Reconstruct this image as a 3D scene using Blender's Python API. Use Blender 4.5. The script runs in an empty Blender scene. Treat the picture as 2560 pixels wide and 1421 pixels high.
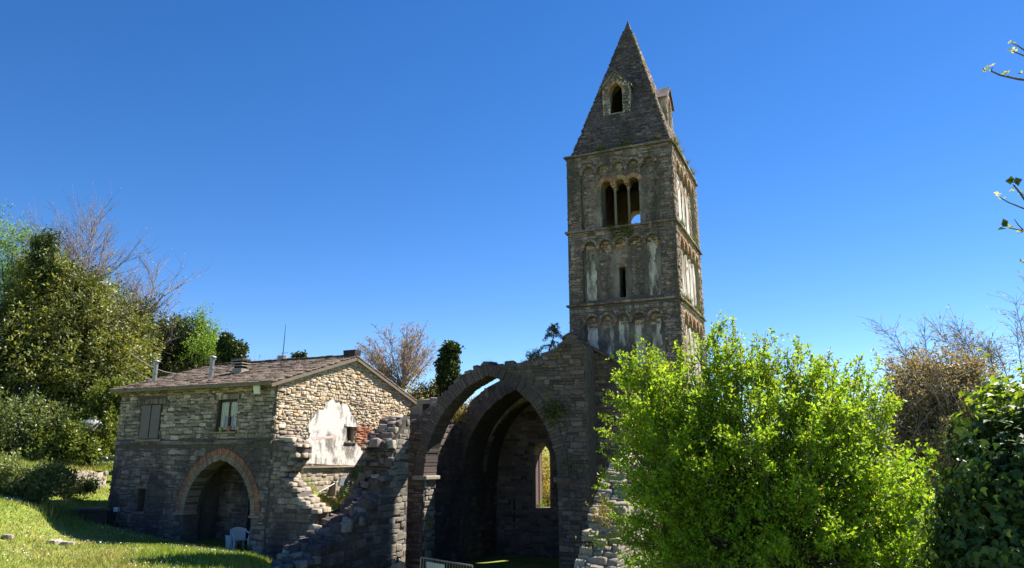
import bpy, bmesh, math, random
import numpy as np
from mathutils import Vector, Matrix
from mathutils.geometry import tessellate_polygon

sc = bpy.context.scene
COL = sc.collection
rng = np.random.default_rng(7)
random.seed(7)

# ------------------------------------------------------------------ camera
FPX, PITCH, YAW = 1800.0, math.atan(430 / 1800.0), math.radians(24.4)
cam = bpy.data.cameras.new('camera')
cam.sensor_width = 36.0
cam.lens = 36.0 * FPX / 2560.0
cam.clip_end = 6000
cam_o = bpy.data.objects.new('camera', cam)
cam_o.location = (0, 0, 0)
cam_o.rotation_euler = (math.pi / 2 + PITCH, 0, YAW)
COL.objects.link(cam_o)
sc.camera = cam_o

# ------------------------------------------------------------------ light
SUN_E, SUN_PHI = math.radians(50), math.radians(59.5)      # elevation, angle from +X towards +Y
SUN = Vector((math.cos(SUN_E) * math.cos(SUN_PHI), math.cos(SUN_E) * math.sin(SUN_PHI), math.sin(SUN_E)))
world = bpy.data.worlds.new('World')
sc.world = world
world.use_nodes = True
wn = world.node_tree.nodes
wl = world.node_tree.links
wn.clear()
sky = wn.new('ShaderNodeTexSky')
sky.sky_type = 'NISHITA'
sky.sun_disc = False
sky.sun_elevation = SUN_E
sky.sun_rotation = math.pi / 2 - SUN_PHI
sky.altitude = 3000
sky.air_density = 1.0
sky.dust_density = 0.15
sky.ozone_density = 1.0
bg = wn.new('ShaderNodeBackground')
bg.inputs['Strength'].default_value = 0.07
hs = wn.new('ShaderNodeHueSaturation')
hs.inputs['Saturation'].default_value = 1.34
hs.inputs['Hue'].default_value = 0.507
wo = wn.new('ShaderNodeOutputWorld')
wl.new(sky.outputs[0], hs.inputs['Color'])
wl.new(hs.outputs[0], bg.inputs[0])
wl.new(bg.outputs[0], wo.inputs[0])
sun = bpy.data.lights.new('sun', 'SUN')
sun.energy = 5.0
sun.angle = math.radians(0.5)
sun.color = (1.0, 0.94, 0.84)
sun_o = bpy.data.objects.new('sun', sun)
sun_o.rotation_euler = (-SUN).to_track_quat('-Z', 'Y').to_euler()
sun_o.location = (30, 50, 60)
COL.objects.link(sun_o)
sc.view_settings.view_transform = 'Standard'
sc.view_settings.look = 'None'
sc.view_settings.exposure = 1.5
sc.view_settings.gamma = 1.0
sc.view_settings.use_curve_mapping = False
sc.cycles.max_bounces = 6
sc.cycles.transparent_max_bounces = 8

# ------------------------------------------------------------------ pixel measurement helpers (survey of the photograph)
_F = np.array([-math.sin(YAW), math.cos(YAW), 0.0])
_R = np.array([math.cos(YAW), math.sin(YAW), 0.0])
_Z = np.array([0, 0, 1.0])
_f3 = math.cos(PITCH) * _F + math.sin(PITCH) * _Z
_u3 = -math.sin(PITCH) * _F + math.cos(PITCH) * _Z


def ray(x, y):
    return _f3 + (x - 1280) / FPX * _R + (710.5 - y) / FPX * _u3


def onY(x, y, Y):
    d = ray(x, y)
    return d * Y / d[1]


def onX(x, y, X):
    d = ray(x, y)
    return d * X / d[0]


def at(x, y, D):
    d = ray(x, y)
    return d * D / math.hypot(d[0], d[1])


def XZ(Y, pts):
    return [(float(p[0]), float(p[2])) for p in (onY(a, b, Y) for a, b in pts)]


def YZ(X, pts):
    return [(float(p[1]), float(p[2])) for p in (onX(a, b, X) for a, b in pts)]


# ------------------------------------------------------------------ object helpers
WL = {}


def thing(name, label, cat, loc, group=None):
    o = bpy.data.objects.new(name, None)
    o.empty_display_size = 0.3
    o.location = loc
    COL.objects.link(o)
    o['label'] = label
    o['category'] = cat
    if group:
        o['group'] = group
    WL[o] = Vector(loc)
    return o


def tag(o, label, cat, group=None):
    o['label'] = label
    o['category'] = cat
    if group:
        o['group'] = group
    return o


def attach(o, parent):
    if parent is not None:
        o.parent = parent
        o.matrix_parent_inverse = Matrix.Translation(-WL.get(parent, Vector((0, 0, 0))))
    COL.objects.link(o)
    return o


def mesh_np(name, V, F, mat, smooth=False):
    V = np.asarray(V, dtype=np.float32).reshape(-1, 3)
    F = np.asarray(F, dtype=np.int32)
    k = F.shape[1]
    me = bpy.data.meshes.new(name)
    me.vertices.add(len(V))
    me.vertices.foreach_set('co', V.ravel())
    me.loops.add(F.size)
    me.loops.foreach_set('vertex_index', F.ravel())
    me.polygons.add(len(F))
    me.polygons.foreach_set('loop_start', np.arange(0, F.size, k, dtype=np.int32))
    if smooth:
        me.polygons.foreach_set('use_smooth', np.ones(len(F), dtype=bool))
    me.update(calc_edges=True)
    if mat:
        me.materials.append(mat)
    return me


def obj_np(name, V, F, mat, parent=None, kind=None, smooth=False):
    o = bpy.data.objects.new(name, mesh_np(name, V, F, mat, smooth))
    attach(o, parent)
    if kind:
        o['kind'] = kind
    return o


class MB:
    """collects shapes, builds them as one mesh"""

    def __init__(s):
        s.v = []
        s.f = []

    def add(s, verts, faces):
        b = len(s.v)
        s.v += [tuple(map(float, p)) for p in verts]
        s.f += [tuple(b + i for i in q) for q in faces]
        return s

    def box(s, x0, x1, y0, y1, z0, z1, j=0.0):
        P = [(x, y, z) for z in (z0, z1) for y in (y0, y1) for x in (x0, x1)]
        if j:
            P = [(a + random.uniform(-j, j), b + random.uniform(-j, j), c + random.uniform(-j, j)) for a, b, c in P]
        return s.add(P, [(0, 2, 3, 1), (4, 5, 7, 6), (0, 1, 5, 4), (1, 3, 7, 5), (3, 2, 6, 7), (2, 0, 4, 6)])

    def hexa(s, P):  # 0-3 one face, 4-7 the opposite
        return s.add(P, [(0, 3, 2, 1), (4, 5, 6, 7), (0, 1, 5, 4), (1, 2, 6, 5), (2, 3, 7, 6), (3, 0, 4, 7)])

    def tube(s, pts, rad, n=6, cap=True):
        pts = [Vector(p) for p in pts]
        b = len(s.v)
        m = len(pts)
        for i, p in enumerate(pts):
            t = (pts[min(i + 1, m - 1)] - pts[max(i - 1, 0)])
            if t.length < 1e-9:
                t = Vector((0, 0, 1))
            t.normalize()
            a = t.cross(Vector((0.3, 0.2, 1)) if abs(t.z) < 0.9 else Vector((1, 0.1, 0))).normalized()
            c = t.cross(a)
            r = rad[i] if hasattr(rad, '__len__') else rad
            for k in range(n):
                q = p + (a * math.cos(2 * math.pi * k / n) + c * math.sin(2 * math.pi * k / n)) * r
                s.v.append(tuple(q))
        for i in range(m - 1):
            for k in range(n):
                k2 = (k + 1) % n
                s.f.append((b + i * n + k, b + i * n + k2, b + (i + 1) * n + k2, b + (i + 1) * n + k))
        if cap:
            s.f.append(tuple(b + k for k in reversed(range(n))))
            s.f.append(tuple(b + (m - 1) * n + k for k in range(n)))
        return s

    def lathe(s, c, prof, n=12):
        b = len(s.v)
        for r, z in prof:
            for k in range(n):
                s.v.append((c[0] + r * math.cos(2 * math.pi * k / n), c[1] + r * math.sin(2 * math.pi * k / n), c[2] + z))
        for i in range(len(prof) - 1):
            for k in range(n):
                k2 = (k + 1) % n
                s.f.append((b + i * n + k, b + i * n + k2, b + (i + 1) * n + k2, b + (i + 1) * n + k))
        s.f.append(tuple(b + k for k in reversed(range(n))))
        s.f.append(tuple(b + (len(prof) - 1) * n + k for k in range(n)))
        return s

    def build(s, name, mat, parent=None, kind=None, smooth=False, bevel=0):
        me = bpy.data.meshes.new(name)
        me.from_pydata(s.v, [], s.f)
        if smooth:
            me.polygons.foreach_set('use_smooth', [True] * len(me.polygons))
        me.update()
        me.materials.append(mat)
        o = bpy.data.objects.new(name, me)
        attach(o, parent)
        if kind:
            o['kind'] = kind
        if bevel:
            m = o.modifiers.new('bevel', 'BEVEL')
            m.width = bevel
            m.segments = 2
        return o


# frames: (O, U, V, N) with world = O + u U + v V + n N
def front(Y):
    return (np.array([0, Y, 0.]), np.array([1., 0, 0]), np.array([0, 0, 1.]), np.array([0, -1., 0]))


def side(X):
    return (np.array([X, 0, 0.]), np.array([0, 1., 0]), np.array([0, 0, 1.]), np.array([1., 0, 0]))


def fr(F, u, v, n=0.0):
    return F[0] + u * F[1] + v * F[2] + n * F[3]


def slab(name, F, outer, holes, thick, mat, parent=None, n0=0.0, kind=None):
    """a flat wall: polygon with openings, given thickness, reveals included"""
    loops = [outer] + list(holes)
    flat = [p for l in loops for p in l]
    tris = tessellate_polygon([[Vector((a, b, 0)) for a, b in l] for l in loops])
    N = len(flat)
    V = [fr(F, a, b, n0) for a, b in flat] + [fr(F, a, b, n0 - thick) for a, b in flat]
    faces = []
    for t in tris:
        a, b, c = t
        A, B, C = (Vector(flat[i]) for i in (a, b, c))
        if (B - A).cross(C - A) < 0:
            a, c = c, a
        faces.append((a, b, c))
        faces.append((c + N, b + N, a + N))
    o = 0
    for l in loops:
        k = len(l)
        ar = sum(l[i][0] * l[(i + 1) % k][1] - l[(i + 1) % k][0] * l[i][1] for i in range(k))
        hole = l is not outer
        for i in range(k):
            a, b = o + i, o + (i + 1) % k
            q = (b, a, a + N, b + N)
            if (ar > 0) == hole:
                q = q[::-1]
            faces.append(q)
        o += k
    return MB().add(V, faces).build(name, mat, parent, kind)


def pip(poly, x, y):
    x = np.asarray(x)
    y = np.asarray(y)
    r = np.zeros(x.shape, bool)
    k = len(poly)
    for i in range(k):
        (x1, y1), (x2, y2) = poly[i], poly[(i + 1) % k]
        if y1 == y2:
            continue
        c = ((y1 > y) != (y2 > y)) & (x < (x2 - x1) * (y - y1) / (y2 - y1) + x1)
        r ^= c
    return r


def region(outer, holes=()):
    def f(x, y):
        r = pip(outer, x, y)
        for h in holes:
            r &= ~pip(h, x, y)
        return r
    return f


# ------------------------------------------------------------------ stones
NT = 24


def make_templates():
    T = []
    for i in range(NT):
        c = rng.uniform(0.04, 0.15, 4)
        out = []
        for (sx, sy), k in zip(((-1, -1), (1, -1), (1, 1), (-1, 1)), range(4)):
            px, py = sx * 0.5 + rng.uniform(-.035, .035), sy * 0.5 + rng.uniform(-.07, .07)
            a = (px - sx * c[k] * rng.uniform(.6, 1.3), py)
            b = (px, py - sy * c[k] * rng.uniform(1., 1.8))
            out += [b, a] if k in (0, 2) else [a, b]
        out = np.array(out)
        back = np.c_[out, np.full(8, -0.6)]
        mid = np.c_[out, rng.uniform(.55, .9, 8)]
        top = np.c_[out * np.array([rng.uniform(.84, .94), rng.uniform(.7, .88)]), np.clip(1 + rng.uniform(-.22, .15, 8), 0, 2)]
        T.append(np.vstack([back, mid, top]))
    return np.array(T)


TPL = make_templates()
TF = []
for ring in (0, 8):
    for k in range(8):
        TF.append((ring + k, ring + (k + 1) % 8, ring + 8 + (k + 1) % 8, ring + 8 + k))
TF += [(16, 17, 18, 19), (16, 19, 20, 23), (20, 21, 22, 23)]
TF = np.array(TF)
_tplmesh = {}


def tpl_mesh(i, mat, name):
    key = (i, mat.name, name)
    if key not in _tplmesh:
        _tplmesh[key] = mesh_np(name, TPL[i], TF, mat)
    return _tplmesh[key]


class Stones:
    """gathers the stones of one thing; the 300 that show largest become objects, the rest one part"""

    def __init__(s, parent, name='stone'):
        s.parent = parent
        s.name = name
        s.C = []
        s.A = []
        s.M = []

    def add(s, c, U, V, N, mat):
        s.C.append(np.asarray(c, float))
        s.A.append(np.stack([U, V, N], axis=1))
        s.M.append(mat)

    def wall(s, F, inside, box, mat, h=(.1, .2), w=(.2, .45), d=(.02, .06), skip=0.0, gap=.012, matf=None, tilt=0.02, rub=.08):
        u0, u1, v0, v1 = box
        R = []
        v = v0
        while v < v1:
            hh = rng.uniform(*h)
            u = u0 - rng.uniform(0, w[1])
            while u < u1:
                ww = rng.uniform(*w)
                if not (skip and rng.random() < skip):
                    if hh > .75 * h[1] and rng.random() < .25:      # two thin stones instead of one
                        R.append((u, ww, v, hh * .5))
                        R.append((u, ww, v + hh * .5, hh * .5))
                    else:
                        R.append((u, ww, v, hh))
                u += ww
            v += hh
        R = np.array(R)
        x0 = R[:, 0].copy()
        x1 = x0 + R[:, 1]
        done = np.zeros(len(R), bool)
        for f0, f1 in ((0, 1), (0, .5), (.5, 1), (0, .25), (.75, 1)):
            a_ = R[:, 0] + R[:, 1] * f0
            b_ = R[:, 0] + R[:, 1] * f1
            yb, yt = R[:, 2] + .02, R[:, 2] + R[:, 3] - .02
            xs = np.stack([a_ + .02, b_ - .02, (a_ + b_) / 2, a_ + .02, b_ - .02])
            ys = np.stack([yb, yb, (yb + yt) / 2, yt, yt])
            ok = inside(xs, ys).all(0) & ~done
            x0[ok] = a_[ok]
            x1[ok] = b_[ok]
            done |= ok
        done &= (x1 - x0) > .05
        for k in np.nonzero(done)[0]:
            h2 = R[k, 3]
            dd = rng.uniform(*d)
            t = rng.normal(0, tilt)
            U = F[1] * math.cos(t) + F[2] * math.sin(t)
            Vv = -F[1] * math.sin(t) + F[2] * math.cos(t)
            c = fr(F, (x0[k] + x1[k]) / 2, R[k, 2] + h2 / 2 + rng.normal(0, rub * h2), 0)
            h2 *= 1 + rng.uniform(-2.2, 1.6) * rub
            fl = -1 if rng.random() < .5 else 1
            W, H = max(.03, x1[k] - x0[k] - gap), max(.02, h2 - gap)
            s.add(c, U * W * fl, Vv * H * fl, F[3] * dd, matf(x0[k], R[k, 2]) if matf else mat)

    def flush(s, n_ind=300):
        if not s.C:
            return
        C = np.array(s.C)
        A = np.array(s.A)
        tid = rng.integers(0, NT, len(C))
        area = np.linalg.norm(A[:, :, 0], axis=1) * np.linalg.norm(A[:, :, 1], axis=1)
        facing = np.einsum('ij,ij->i', A[:, :, 2] / np.linalg.norm(A[:, :, 2], axis=1)[:, None], -C / np.linalg.norm(C, axis=1)[:, None])
        # keep only stones inside the picture as single objects
        w = C @ _f3
        px = 1280 + FPX * (C @ _R) / w
        py = 710.5 - FPX * (C @ _u3) / w
        vis = (px > 0) & (px < 2560) & (py > 0) & (py < 1421)
        score = area * np.clip(facing, 0, 1) / (C ** 2).sum(1) * vis
        order = np.argsort(-score)
        ind = order[:n_ind]
        rest = order[n_ind:]
        inv = Matrix.Translation(-WL.get(s.parent, Vector((0, 0, 0))))
        for i in ind:
            o = bpy.data.objects.new(s.name, tpl_mesh(int(tid[i]), s.M[i], s.name))
            M = Matrix.Identity(4)
            for r in range(3):
                for c in range(3):
                    M[r][c] = A[i, r, c]
                M[r][3] = C[i, r]
            o.parent = s.parent
            o.matrix_parent_inverse = inv
            o.matrix_basis = M
            COL.objects.link(o)
        if len(rest):
            V = np.einsum('nij,nkj->nki', A[rest], TPL[tid[rest]]) + C[rest][:, None, :]
            Fc = (TF[None] + (np.arange(len(rest)) * 24)[:, None, None]).reshape(-1, 4)
            me = mesh_np(s.name + '_mass', V.reshape(-1, 3), Fc, None)
            mats = []
            for m in s.M:
                if m not in mats:
                    mats.append(m)
            for m in mats:
                me.materials.append(m)
            mi = np.array([mats.index(s.M[i]) for i in rest], dtype=np.int32)
            me.polygons.foreach_set('material_index', np.repeat(mi, len(TF)).astype(np.int32))
            o = bpy.data.objects.new('small_' + s.name + 's', me)
            attach(o, s.parent)
            o['kind'] = 'stuff'


def pointed(xl, xr, zs, za, n=14):
    """two-centred arch (a round one when za-zs is half the span): points from left spring to right spring"""
    xa = (xl + xr) / 2
    r = ((xa - xl) ** 2 + (za - zs) ** 2) / (2 * (xa - xl))
    al = math.atan2(za - zs, xa - (xl + r))
    L = [(xl + r + r * math.cos(t), zs + r * math.sin(t)) for t in np.linspace(math.pi, al, n)]
    Rr = [(xl + xr - a, b) for a, b in L[::-1]][1:]
    return [(float(a), float(b)) for a, b in L + Rr]


def arch_ring(parent, name, F, xl, xr, zs, za, t, n_front, n_back, count, mat, jit=.01, gap=.006, skip_u=None):
    """wedge-shaped stones of an arch, one object each"""
    xa = (xl + xr) / 2
    r = ((xa - xl) ** 2 + (za - zs) ** 2) / (2 * (xa - xl))
    al = math.atan2(za - zs, xa - (xl + r))
    res = []
    for sgn in (1, -1):
        ang = np.linspace(math.pi, al, count + 1)
        for k in range(count):
            g = gap / r
            a0, a1 = ang[k] - g, ang[k + 1] + g
            P2 = []
            r0 = r + rng.uniform(-jit, jit * .3)
            r1 = r + t + rng.uniform(-jit, jit)
            for rr, aa in ((r0, a0), (r1, a0), (r1, a1), (r0, a1)):
                u = min(xl + r + rr * math.cos(aa), xa - gap)
                v = zs + rr * math.sin(aa)
                if sgn < 0:
                    u = 2 * xa - u
                P2.append((u, v))
            if skip_u and skip_u(P2[0][0], P2[1][1]):
                continue
            nf = n_front + rng.uniform(-jit, jit)
            P = [fr(F, u, v, n_back) for u, v in P2] + [fr(F, u, v, nf) for u, v in P2]
            if sgn < 0:
                P = P[:4][::-1] + P[4:][::-1]
            b = MB()
            b.hexa(P[4:] + P[:4])
            res.append(b.build(name, mat, parent))
    return res


# ------------------------------------------------------------------ materials
def nt(name):
    m = bpy.data.materials.new(name)
    m.use_nodes = True
    t = m.node_tree
    t.nodes.clear()
    return m, t


def N_(t, typ, **kw):
    n = t.nodes.new(typ)
    for k, v in kw.items():
        setattr(n, k, v)
    return n


def noise(t, vec, scale, detail=4, rough=.6):
    n = N_(t, 'ShaderNodeTexNoise')
    n.inputs['Scale'].default_value = scale
    n.inputs['Detail'].default_value = detail
    n.inputs['Roughness'].default_value = rough
    if vec is not None:
        t.links.new(vec, n.inputs['Vector'])
    return n.outputs['Fac']


def ramp(t, fac, stops, interp='LINEAR'):
    n = N_(t, 'ShaderNodeValToRGB')
    n.color_ramp.interpolation = interp
    e = n.color_ramp.elements
    while len(e) < len(stops):
        e.new(0.5)
    for x, (p, c) in zip(e, stops):
        x.position = p
        x.color = (*c, 1) if len(c) == 3 else c
    t.links.new(fac, n.inputs[0])
    return n.outputs[0]


def gray(a):
    return (a, a, a)


def mix(t, fac, a, b, blend='MIX'):
    n = N_(t, 'ShaderNodeMix', data_type='RGBA', blend_type=blend)
    for sock, val in ((n.inputs['Factor'], fac), (n.inputs['A'], a), (n.inputs['B'], b)):
        if isinstance(val, (int, float)):
            sock.default_value = val
        elif isinstance(val, tuple):
            sock.default_value = (*val, 1)
        else:
            t.links.new(val, sock)
    return n.outputs['Result']


def island_random(t):
    g = N_(t, 'ShaderNodeNewGeometry')
    oi = N_(t, 'ShaderNodeObjectInfo')
    a = N_(t, 'ShaderNodeMath', operation='ADD')
    t.links.new(g.outputs['Random Per Island'], a.inputs[0])
    t.links.new(oi.outputs['Random'], a.inputs[1])
    f = N_(t, 'ShaderNodeMath', operation='FRACT')
    t.links.new(a.outputs[0], f.inputs[0])
    return f.outputs[0], g.outputs['Position']


def finish(t, color, rough=.9, bump=None, bstr=.4, bdist=.02, spec=.25, metal=0.0):
    b = N_(t, 'ShaderNodeBsdfPrincipled')
    o = N_(t, 'ShaderNodeOutputMaterial')
    if isinstance(color, tuple):
        b.inputs['Base Color'].default_value = (*color, 1)
    else:
        t.links.new(color, b.inputs['Base Color'])
    if isinstance(rough, (int, float)):
        b.inputs['Roughness'].default_value = rough
    else:
        t.links.new(rough, b.inputs['Roughness'])
    b.inputs['Specular IOR Level'].default_value = spec
    b.inputs['Metallic'].default_value = metal
    if bump is not None:
        n = N_(t, 'ShaderNodeBump')
        n.inputs['Strength'].default_value = bstr
        n.inputs['Distance'].default_value = bdist
        t.links.new(bump, n.inputs['Height'])
        t.links.new(n.outputs[0], b.inputs['Normal'])
    t.links.new(b.outputs[0], o.inputs[0])


def stone_mat(name, cols, stain=(.05, .045, .04), s0=.48, s1=.62, sscale=.55, lichen=.0, ochre=0.0, fine=.55, stretch=.45, samt=.85, pale=0.0):
    m, t = nt(name)
    r, pos = island_random(t)
    base = ramp(t, r, [(i / max(1, len(cols) - 1), c) for i, c in enumerate(cols)])
    mp = N_(t, 'ShaderNodeMapping')
    mp.inputs['Scale'].default_value = (1, 1, stretch)
    t.links.new(pos, mp.inputs[0])
    fn = noise(t, pos, 14, 6, .7)
    base = mix(t, 1.0, base, ramp(t, fn, [(.25, gray(1 - fine)), (.75, gray(1 + fine * .55))]), 'MULTIPLY')
    st = ramp(t, noise(t, mp.outputs[0], sscale, 5, .62), [(s0, gray(0)), (s1, gray(1))])
    sf = N_(t, 'ShaderNodeMath', operation='MULTIPLY')
    t.links.new(st, sf.inputs[0])
    sf.inputs[1].default_value = samt
    base = mix(t, sf.outputs[0], base, stain)
    if pale:
        pm_ = N_(t, 'ShaderNodeMapping')
        pm_.inputs['Scale'].default_value = (1, 1, .3)
        pm_.inputs['Location'].default_value = (7, 3, 5)
        t.links.new(pos, pm_.inputs[0])
        pl_ = ramp(t, noise(t, pm_.outputs[0], 1.5, 7, .7), [(.54, gray(0)), (.64, gray(pale))])
        base = mix(t, pl_, base, (.42, .39, .37))
    if ochre:
        oc = ramp(t, noise(t, pos, 1.7, 6, .7), [(.56, gray(0)), (.66, gray(ochre))])
        base = mix(t, oc, base, (.2, .15, .06))
    if lichen:
        lc = ramp(t, noise(t, pos, 11, 3, .8), [(.63, gray(0)), (.68, gray(lichen))])
        base = mix(t, lc, base, (.5, .5, .46))
    finish(t, base, .92, noise(t, pos, 26, 6, .75), .55, .03)
    return m


def simple_mat(name, col, rough=.7, var=.25, scale=8, bump=.15, spec=.3, metal=0.0):
    m, t = nt(name)
    g = N_(t, 'ShaderNodeNewGeometry')
    n = noise(t, g.outputs['Position'], scale, 5, .65)
    c = mix(t, 1.0, tuple(col), ramp(t, n, [(.3, gray(1 - var)), (.7, gray(1 + var))]), 'MULTIPLY')
    finish(t, c, rough, n, bump, .01, spec, metal)
    return m


def leaf_mat(name, cols, trans=.4, rough=.45, spec=.35, tcol=1.0, patch=None):
    m, t = nt(name)
    r, pos = island_random(t)
    base = ramp(t, r, [(i / max(1, len(cols) - 1), c) for i, c in enumerate(cols)])
    if patch:
        pn = ramp(t, noise(t, pos, patch[1], 3, .6), [(.42, gray(0)), (.62, gray(patch[2]))])
        base = mix(t, pn, base, patch[0])
    p = N_(t, 'ShaderNodeBsdfPrincipled')
    p.inputs['Roughness'].default_value = rough
    p.inputs['Specular IOR Level'].default_value = spec
    t.links.new(base, p.inputs['Base Color'])
    tr = N_(t, 'ShaderNodeBsdfTranslucent')
    tc = mix(t, 1.0, base, (1.25 * tcol, 1.15 * tcol, .55 * tcol), 'MULTIPLY')
    t.links.new(tc, tr.inputs['Color'])
    ms = N_(t, 'ShaderNodeMixShader')
    ms.inputs[0].default_value = trans
    t.links.new(p.outputs[0], ms.inputs[1])
    t.links.new(tr.outputs[0], ms.inputs[2])
    o = N_(t, 'ShaderNodeOutputMaterial')
    t.links.new(ms.outputs[0], o.inputs[0])
    return m


M = {}
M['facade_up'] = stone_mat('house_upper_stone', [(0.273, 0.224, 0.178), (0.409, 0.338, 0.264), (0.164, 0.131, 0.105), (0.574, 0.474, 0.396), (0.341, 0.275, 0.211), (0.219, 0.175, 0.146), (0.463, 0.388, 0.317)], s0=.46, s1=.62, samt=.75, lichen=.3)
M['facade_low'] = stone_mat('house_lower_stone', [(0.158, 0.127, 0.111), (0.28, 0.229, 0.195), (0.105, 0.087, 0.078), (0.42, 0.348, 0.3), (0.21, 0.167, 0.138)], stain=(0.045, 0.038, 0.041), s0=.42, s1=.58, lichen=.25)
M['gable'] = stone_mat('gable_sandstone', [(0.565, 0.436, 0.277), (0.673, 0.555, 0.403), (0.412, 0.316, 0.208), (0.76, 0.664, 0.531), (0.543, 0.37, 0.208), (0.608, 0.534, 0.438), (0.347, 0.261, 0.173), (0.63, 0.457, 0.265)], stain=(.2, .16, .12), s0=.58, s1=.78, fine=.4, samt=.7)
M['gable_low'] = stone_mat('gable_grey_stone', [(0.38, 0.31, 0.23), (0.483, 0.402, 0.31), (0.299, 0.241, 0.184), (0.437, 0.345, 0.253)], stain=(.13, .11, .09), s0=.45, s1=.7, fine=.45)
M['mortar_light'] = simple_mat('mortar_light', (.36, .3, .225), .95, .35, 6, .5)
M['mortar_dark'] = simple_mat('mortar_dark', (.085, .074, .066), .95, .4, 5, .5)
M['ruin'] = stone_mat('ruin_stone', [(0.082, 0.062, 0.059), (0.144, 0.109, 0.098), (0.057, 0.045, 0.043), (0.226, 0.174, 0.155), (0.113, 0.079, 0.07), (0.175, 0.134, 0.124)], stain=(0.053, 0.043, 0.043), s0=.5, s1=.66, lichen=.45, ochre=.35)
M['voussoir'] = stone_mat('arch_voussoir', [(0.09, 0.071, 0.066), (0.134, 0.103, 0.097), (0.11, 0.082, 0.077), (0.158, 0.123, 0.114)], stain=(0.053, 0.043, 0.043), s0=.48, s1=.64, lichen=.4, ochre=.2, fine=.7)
M['ruin_light'] = stone_mat('ruin_pale_and_sunlit_stone', [(0.22, 0.19, 0.155), (0.3, 0.26, 0.21), (0.16, 0.135, 0.11), (0.36, 0.32, 0.26), (0.26, 0.2, 0.15)], stain=(.1, .09, .08), s0=.55, s1=.72, lichen=.4)  # pale stone, also used to paint sunlight and skylight on the ruin
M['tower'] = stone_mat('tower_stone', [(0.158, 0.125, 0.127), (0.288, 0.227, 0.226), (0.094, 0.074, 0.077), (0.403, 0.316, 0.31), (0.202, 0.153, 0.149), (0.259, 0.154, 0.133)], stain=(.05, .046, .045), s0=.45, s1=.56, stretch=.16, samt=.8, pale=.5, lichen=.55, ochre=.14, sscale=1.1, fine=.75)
M['tower_sunlit'] = stone_mat('tower_sunlit_stone', [(.24, .17, .13), (.3, .22, .17), (.2, .14, .11), (.34, .28, .22), (.3, .16, .11)], stain=(.1, .085, .075), s0=.52, s1=.7, lichen=.4, sscale=.8)  # paler copy for the sun-facing faces, sunlight put into the colour
M['spire'] = stone_mat('spire_stone', [(0.083, 0.066, 0.073), (0.146, 0.116, 0.127), (0.053, 0.043, 0.048), (0.23, 0.182, 0.194)], stain=(0.048, 0.039, 0.041), s0=.5, s1=.66, lichen=.55, sscale=.9)
M['brick'] = stone_mat('arch_brick', [(.3, .13, .075), (.36, .18, .11), (.22, .1, .065), (.3, .2, .14)], stain=(.08, .06, .05), s0=.5, s1=.72, fine=.35)
M['brick_tower'] = stone_mat('tower_arch_brick', [(.34, .14, .08), (.42, .3, .2), (.28, .11, .065), (.46, .36, .26)], stain=(.13, .09, .06), s0=.6, s1=.8, fine=.35)
M['pale_voussoir'] = stone_mat('house_arch_stone', [(.26, .22, .17), (.32, .24, .17), (.2, .16, .125)], stain=(.1, .08, .065), s0=.5, s1=.72)
M['slate'] = stone_mat('roof_slate', [(0.115, 0.085, 0.064), (0.158, 0.119, 0.093), (0.079, 0.058, 0.045), (0.194, 0.153, 0.122), (0.13, 0.082, 0.054)], stain=(.1, .075, .06), s0=.5, s1=.7, ochre=.3, lichen=.25)
M['wood_grey'] = simple_mat('weathered_wood', (.16, .13, .1), .8, .35, 12, .4)
M['dark_wood'] = simple_mat('dark_wood', (.035, .026, .02), .7, .3, 12, .3)
M['metal'] = simple_mat('galvanised_metal', (.3, .28, .26), .45, .2, 6, .05, .5, .6)
M['dark_metal'] = simple_mat('dark_metal', (.06, .06, .06), .5, .2, 6, .05, .5, .3)
M['white_plastic'] = simple_mat('white_plastic', (.6, .61, .63), .4, .06, 5, .02, .5)
M['cable'] = simple_mat('cable', (.13, .13, .13), .6, .1, 5, .0)
M['curtain'] = simple_mat('curtain_cloth', (.5, .5, .46), .9, .25, 14, .3)
M['clay'] = simple_mat('terracotta', (.32, .13, .08), .8, .2, 10, .1)
M['pot_green'] = simple_mat('green_pot', (.2, .3, .06), .6, .15, 10, .1)
M['bark'] = simple_mat('bark', (.09, .075, .06), .95, .4, 20, .8)
M['bark_grey'] = simple_mat('pale_bark', (.2, .17, .145), .95, .3, 20, .5)
M['twig'] = simple_mat('twig', (.25, .205, .19), .9, .25, 20, .2)
M['shutter'] = simple_mat('brown_shutter', (.12, .105, .1), .6, .12, 5, .1)
M['black'] = simple_mat('dark_interior', (.012, .011, .01), .95, .3, 5, .1)
M['floor'] = simple_mat('earth_floor', (.09, .075, .06), .95, .35, 4, .5)

_m, _t = nt('window_glass')
finish(_t, (.03, .035, .04), .06, spec=.6)
M['glass'] = _m


def plaster_mat(name, white, dirt, s0, s1, scale=1.6, stretch=.35):
    m, t = nt(name)
    g = N_(t, 'ShaderNodeNewGeometry')
    pos = g.outputs['Position']
    mp = N_(t, 'ShaderNodeMapping')
    mp.inputs['Scale'].default_value = (1, 1, stretch)
    t.links.new(pos, mp.inputs[0])
    a = noise(t, mp.outputs[0], scale, 7, .68)
    c = ramp(t, a, [(s0, dirt), (s1, white)])
    f = noise(t, pos, 18, 6, .75)
    c = mix(t, 1.0, c, ramp(t, f, [(.3, gray(.6)), (.65, gray(1.12))]), 'MULTIPLY')
    finish(t, c, .92, f, .45, .02)
    return m


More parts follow.
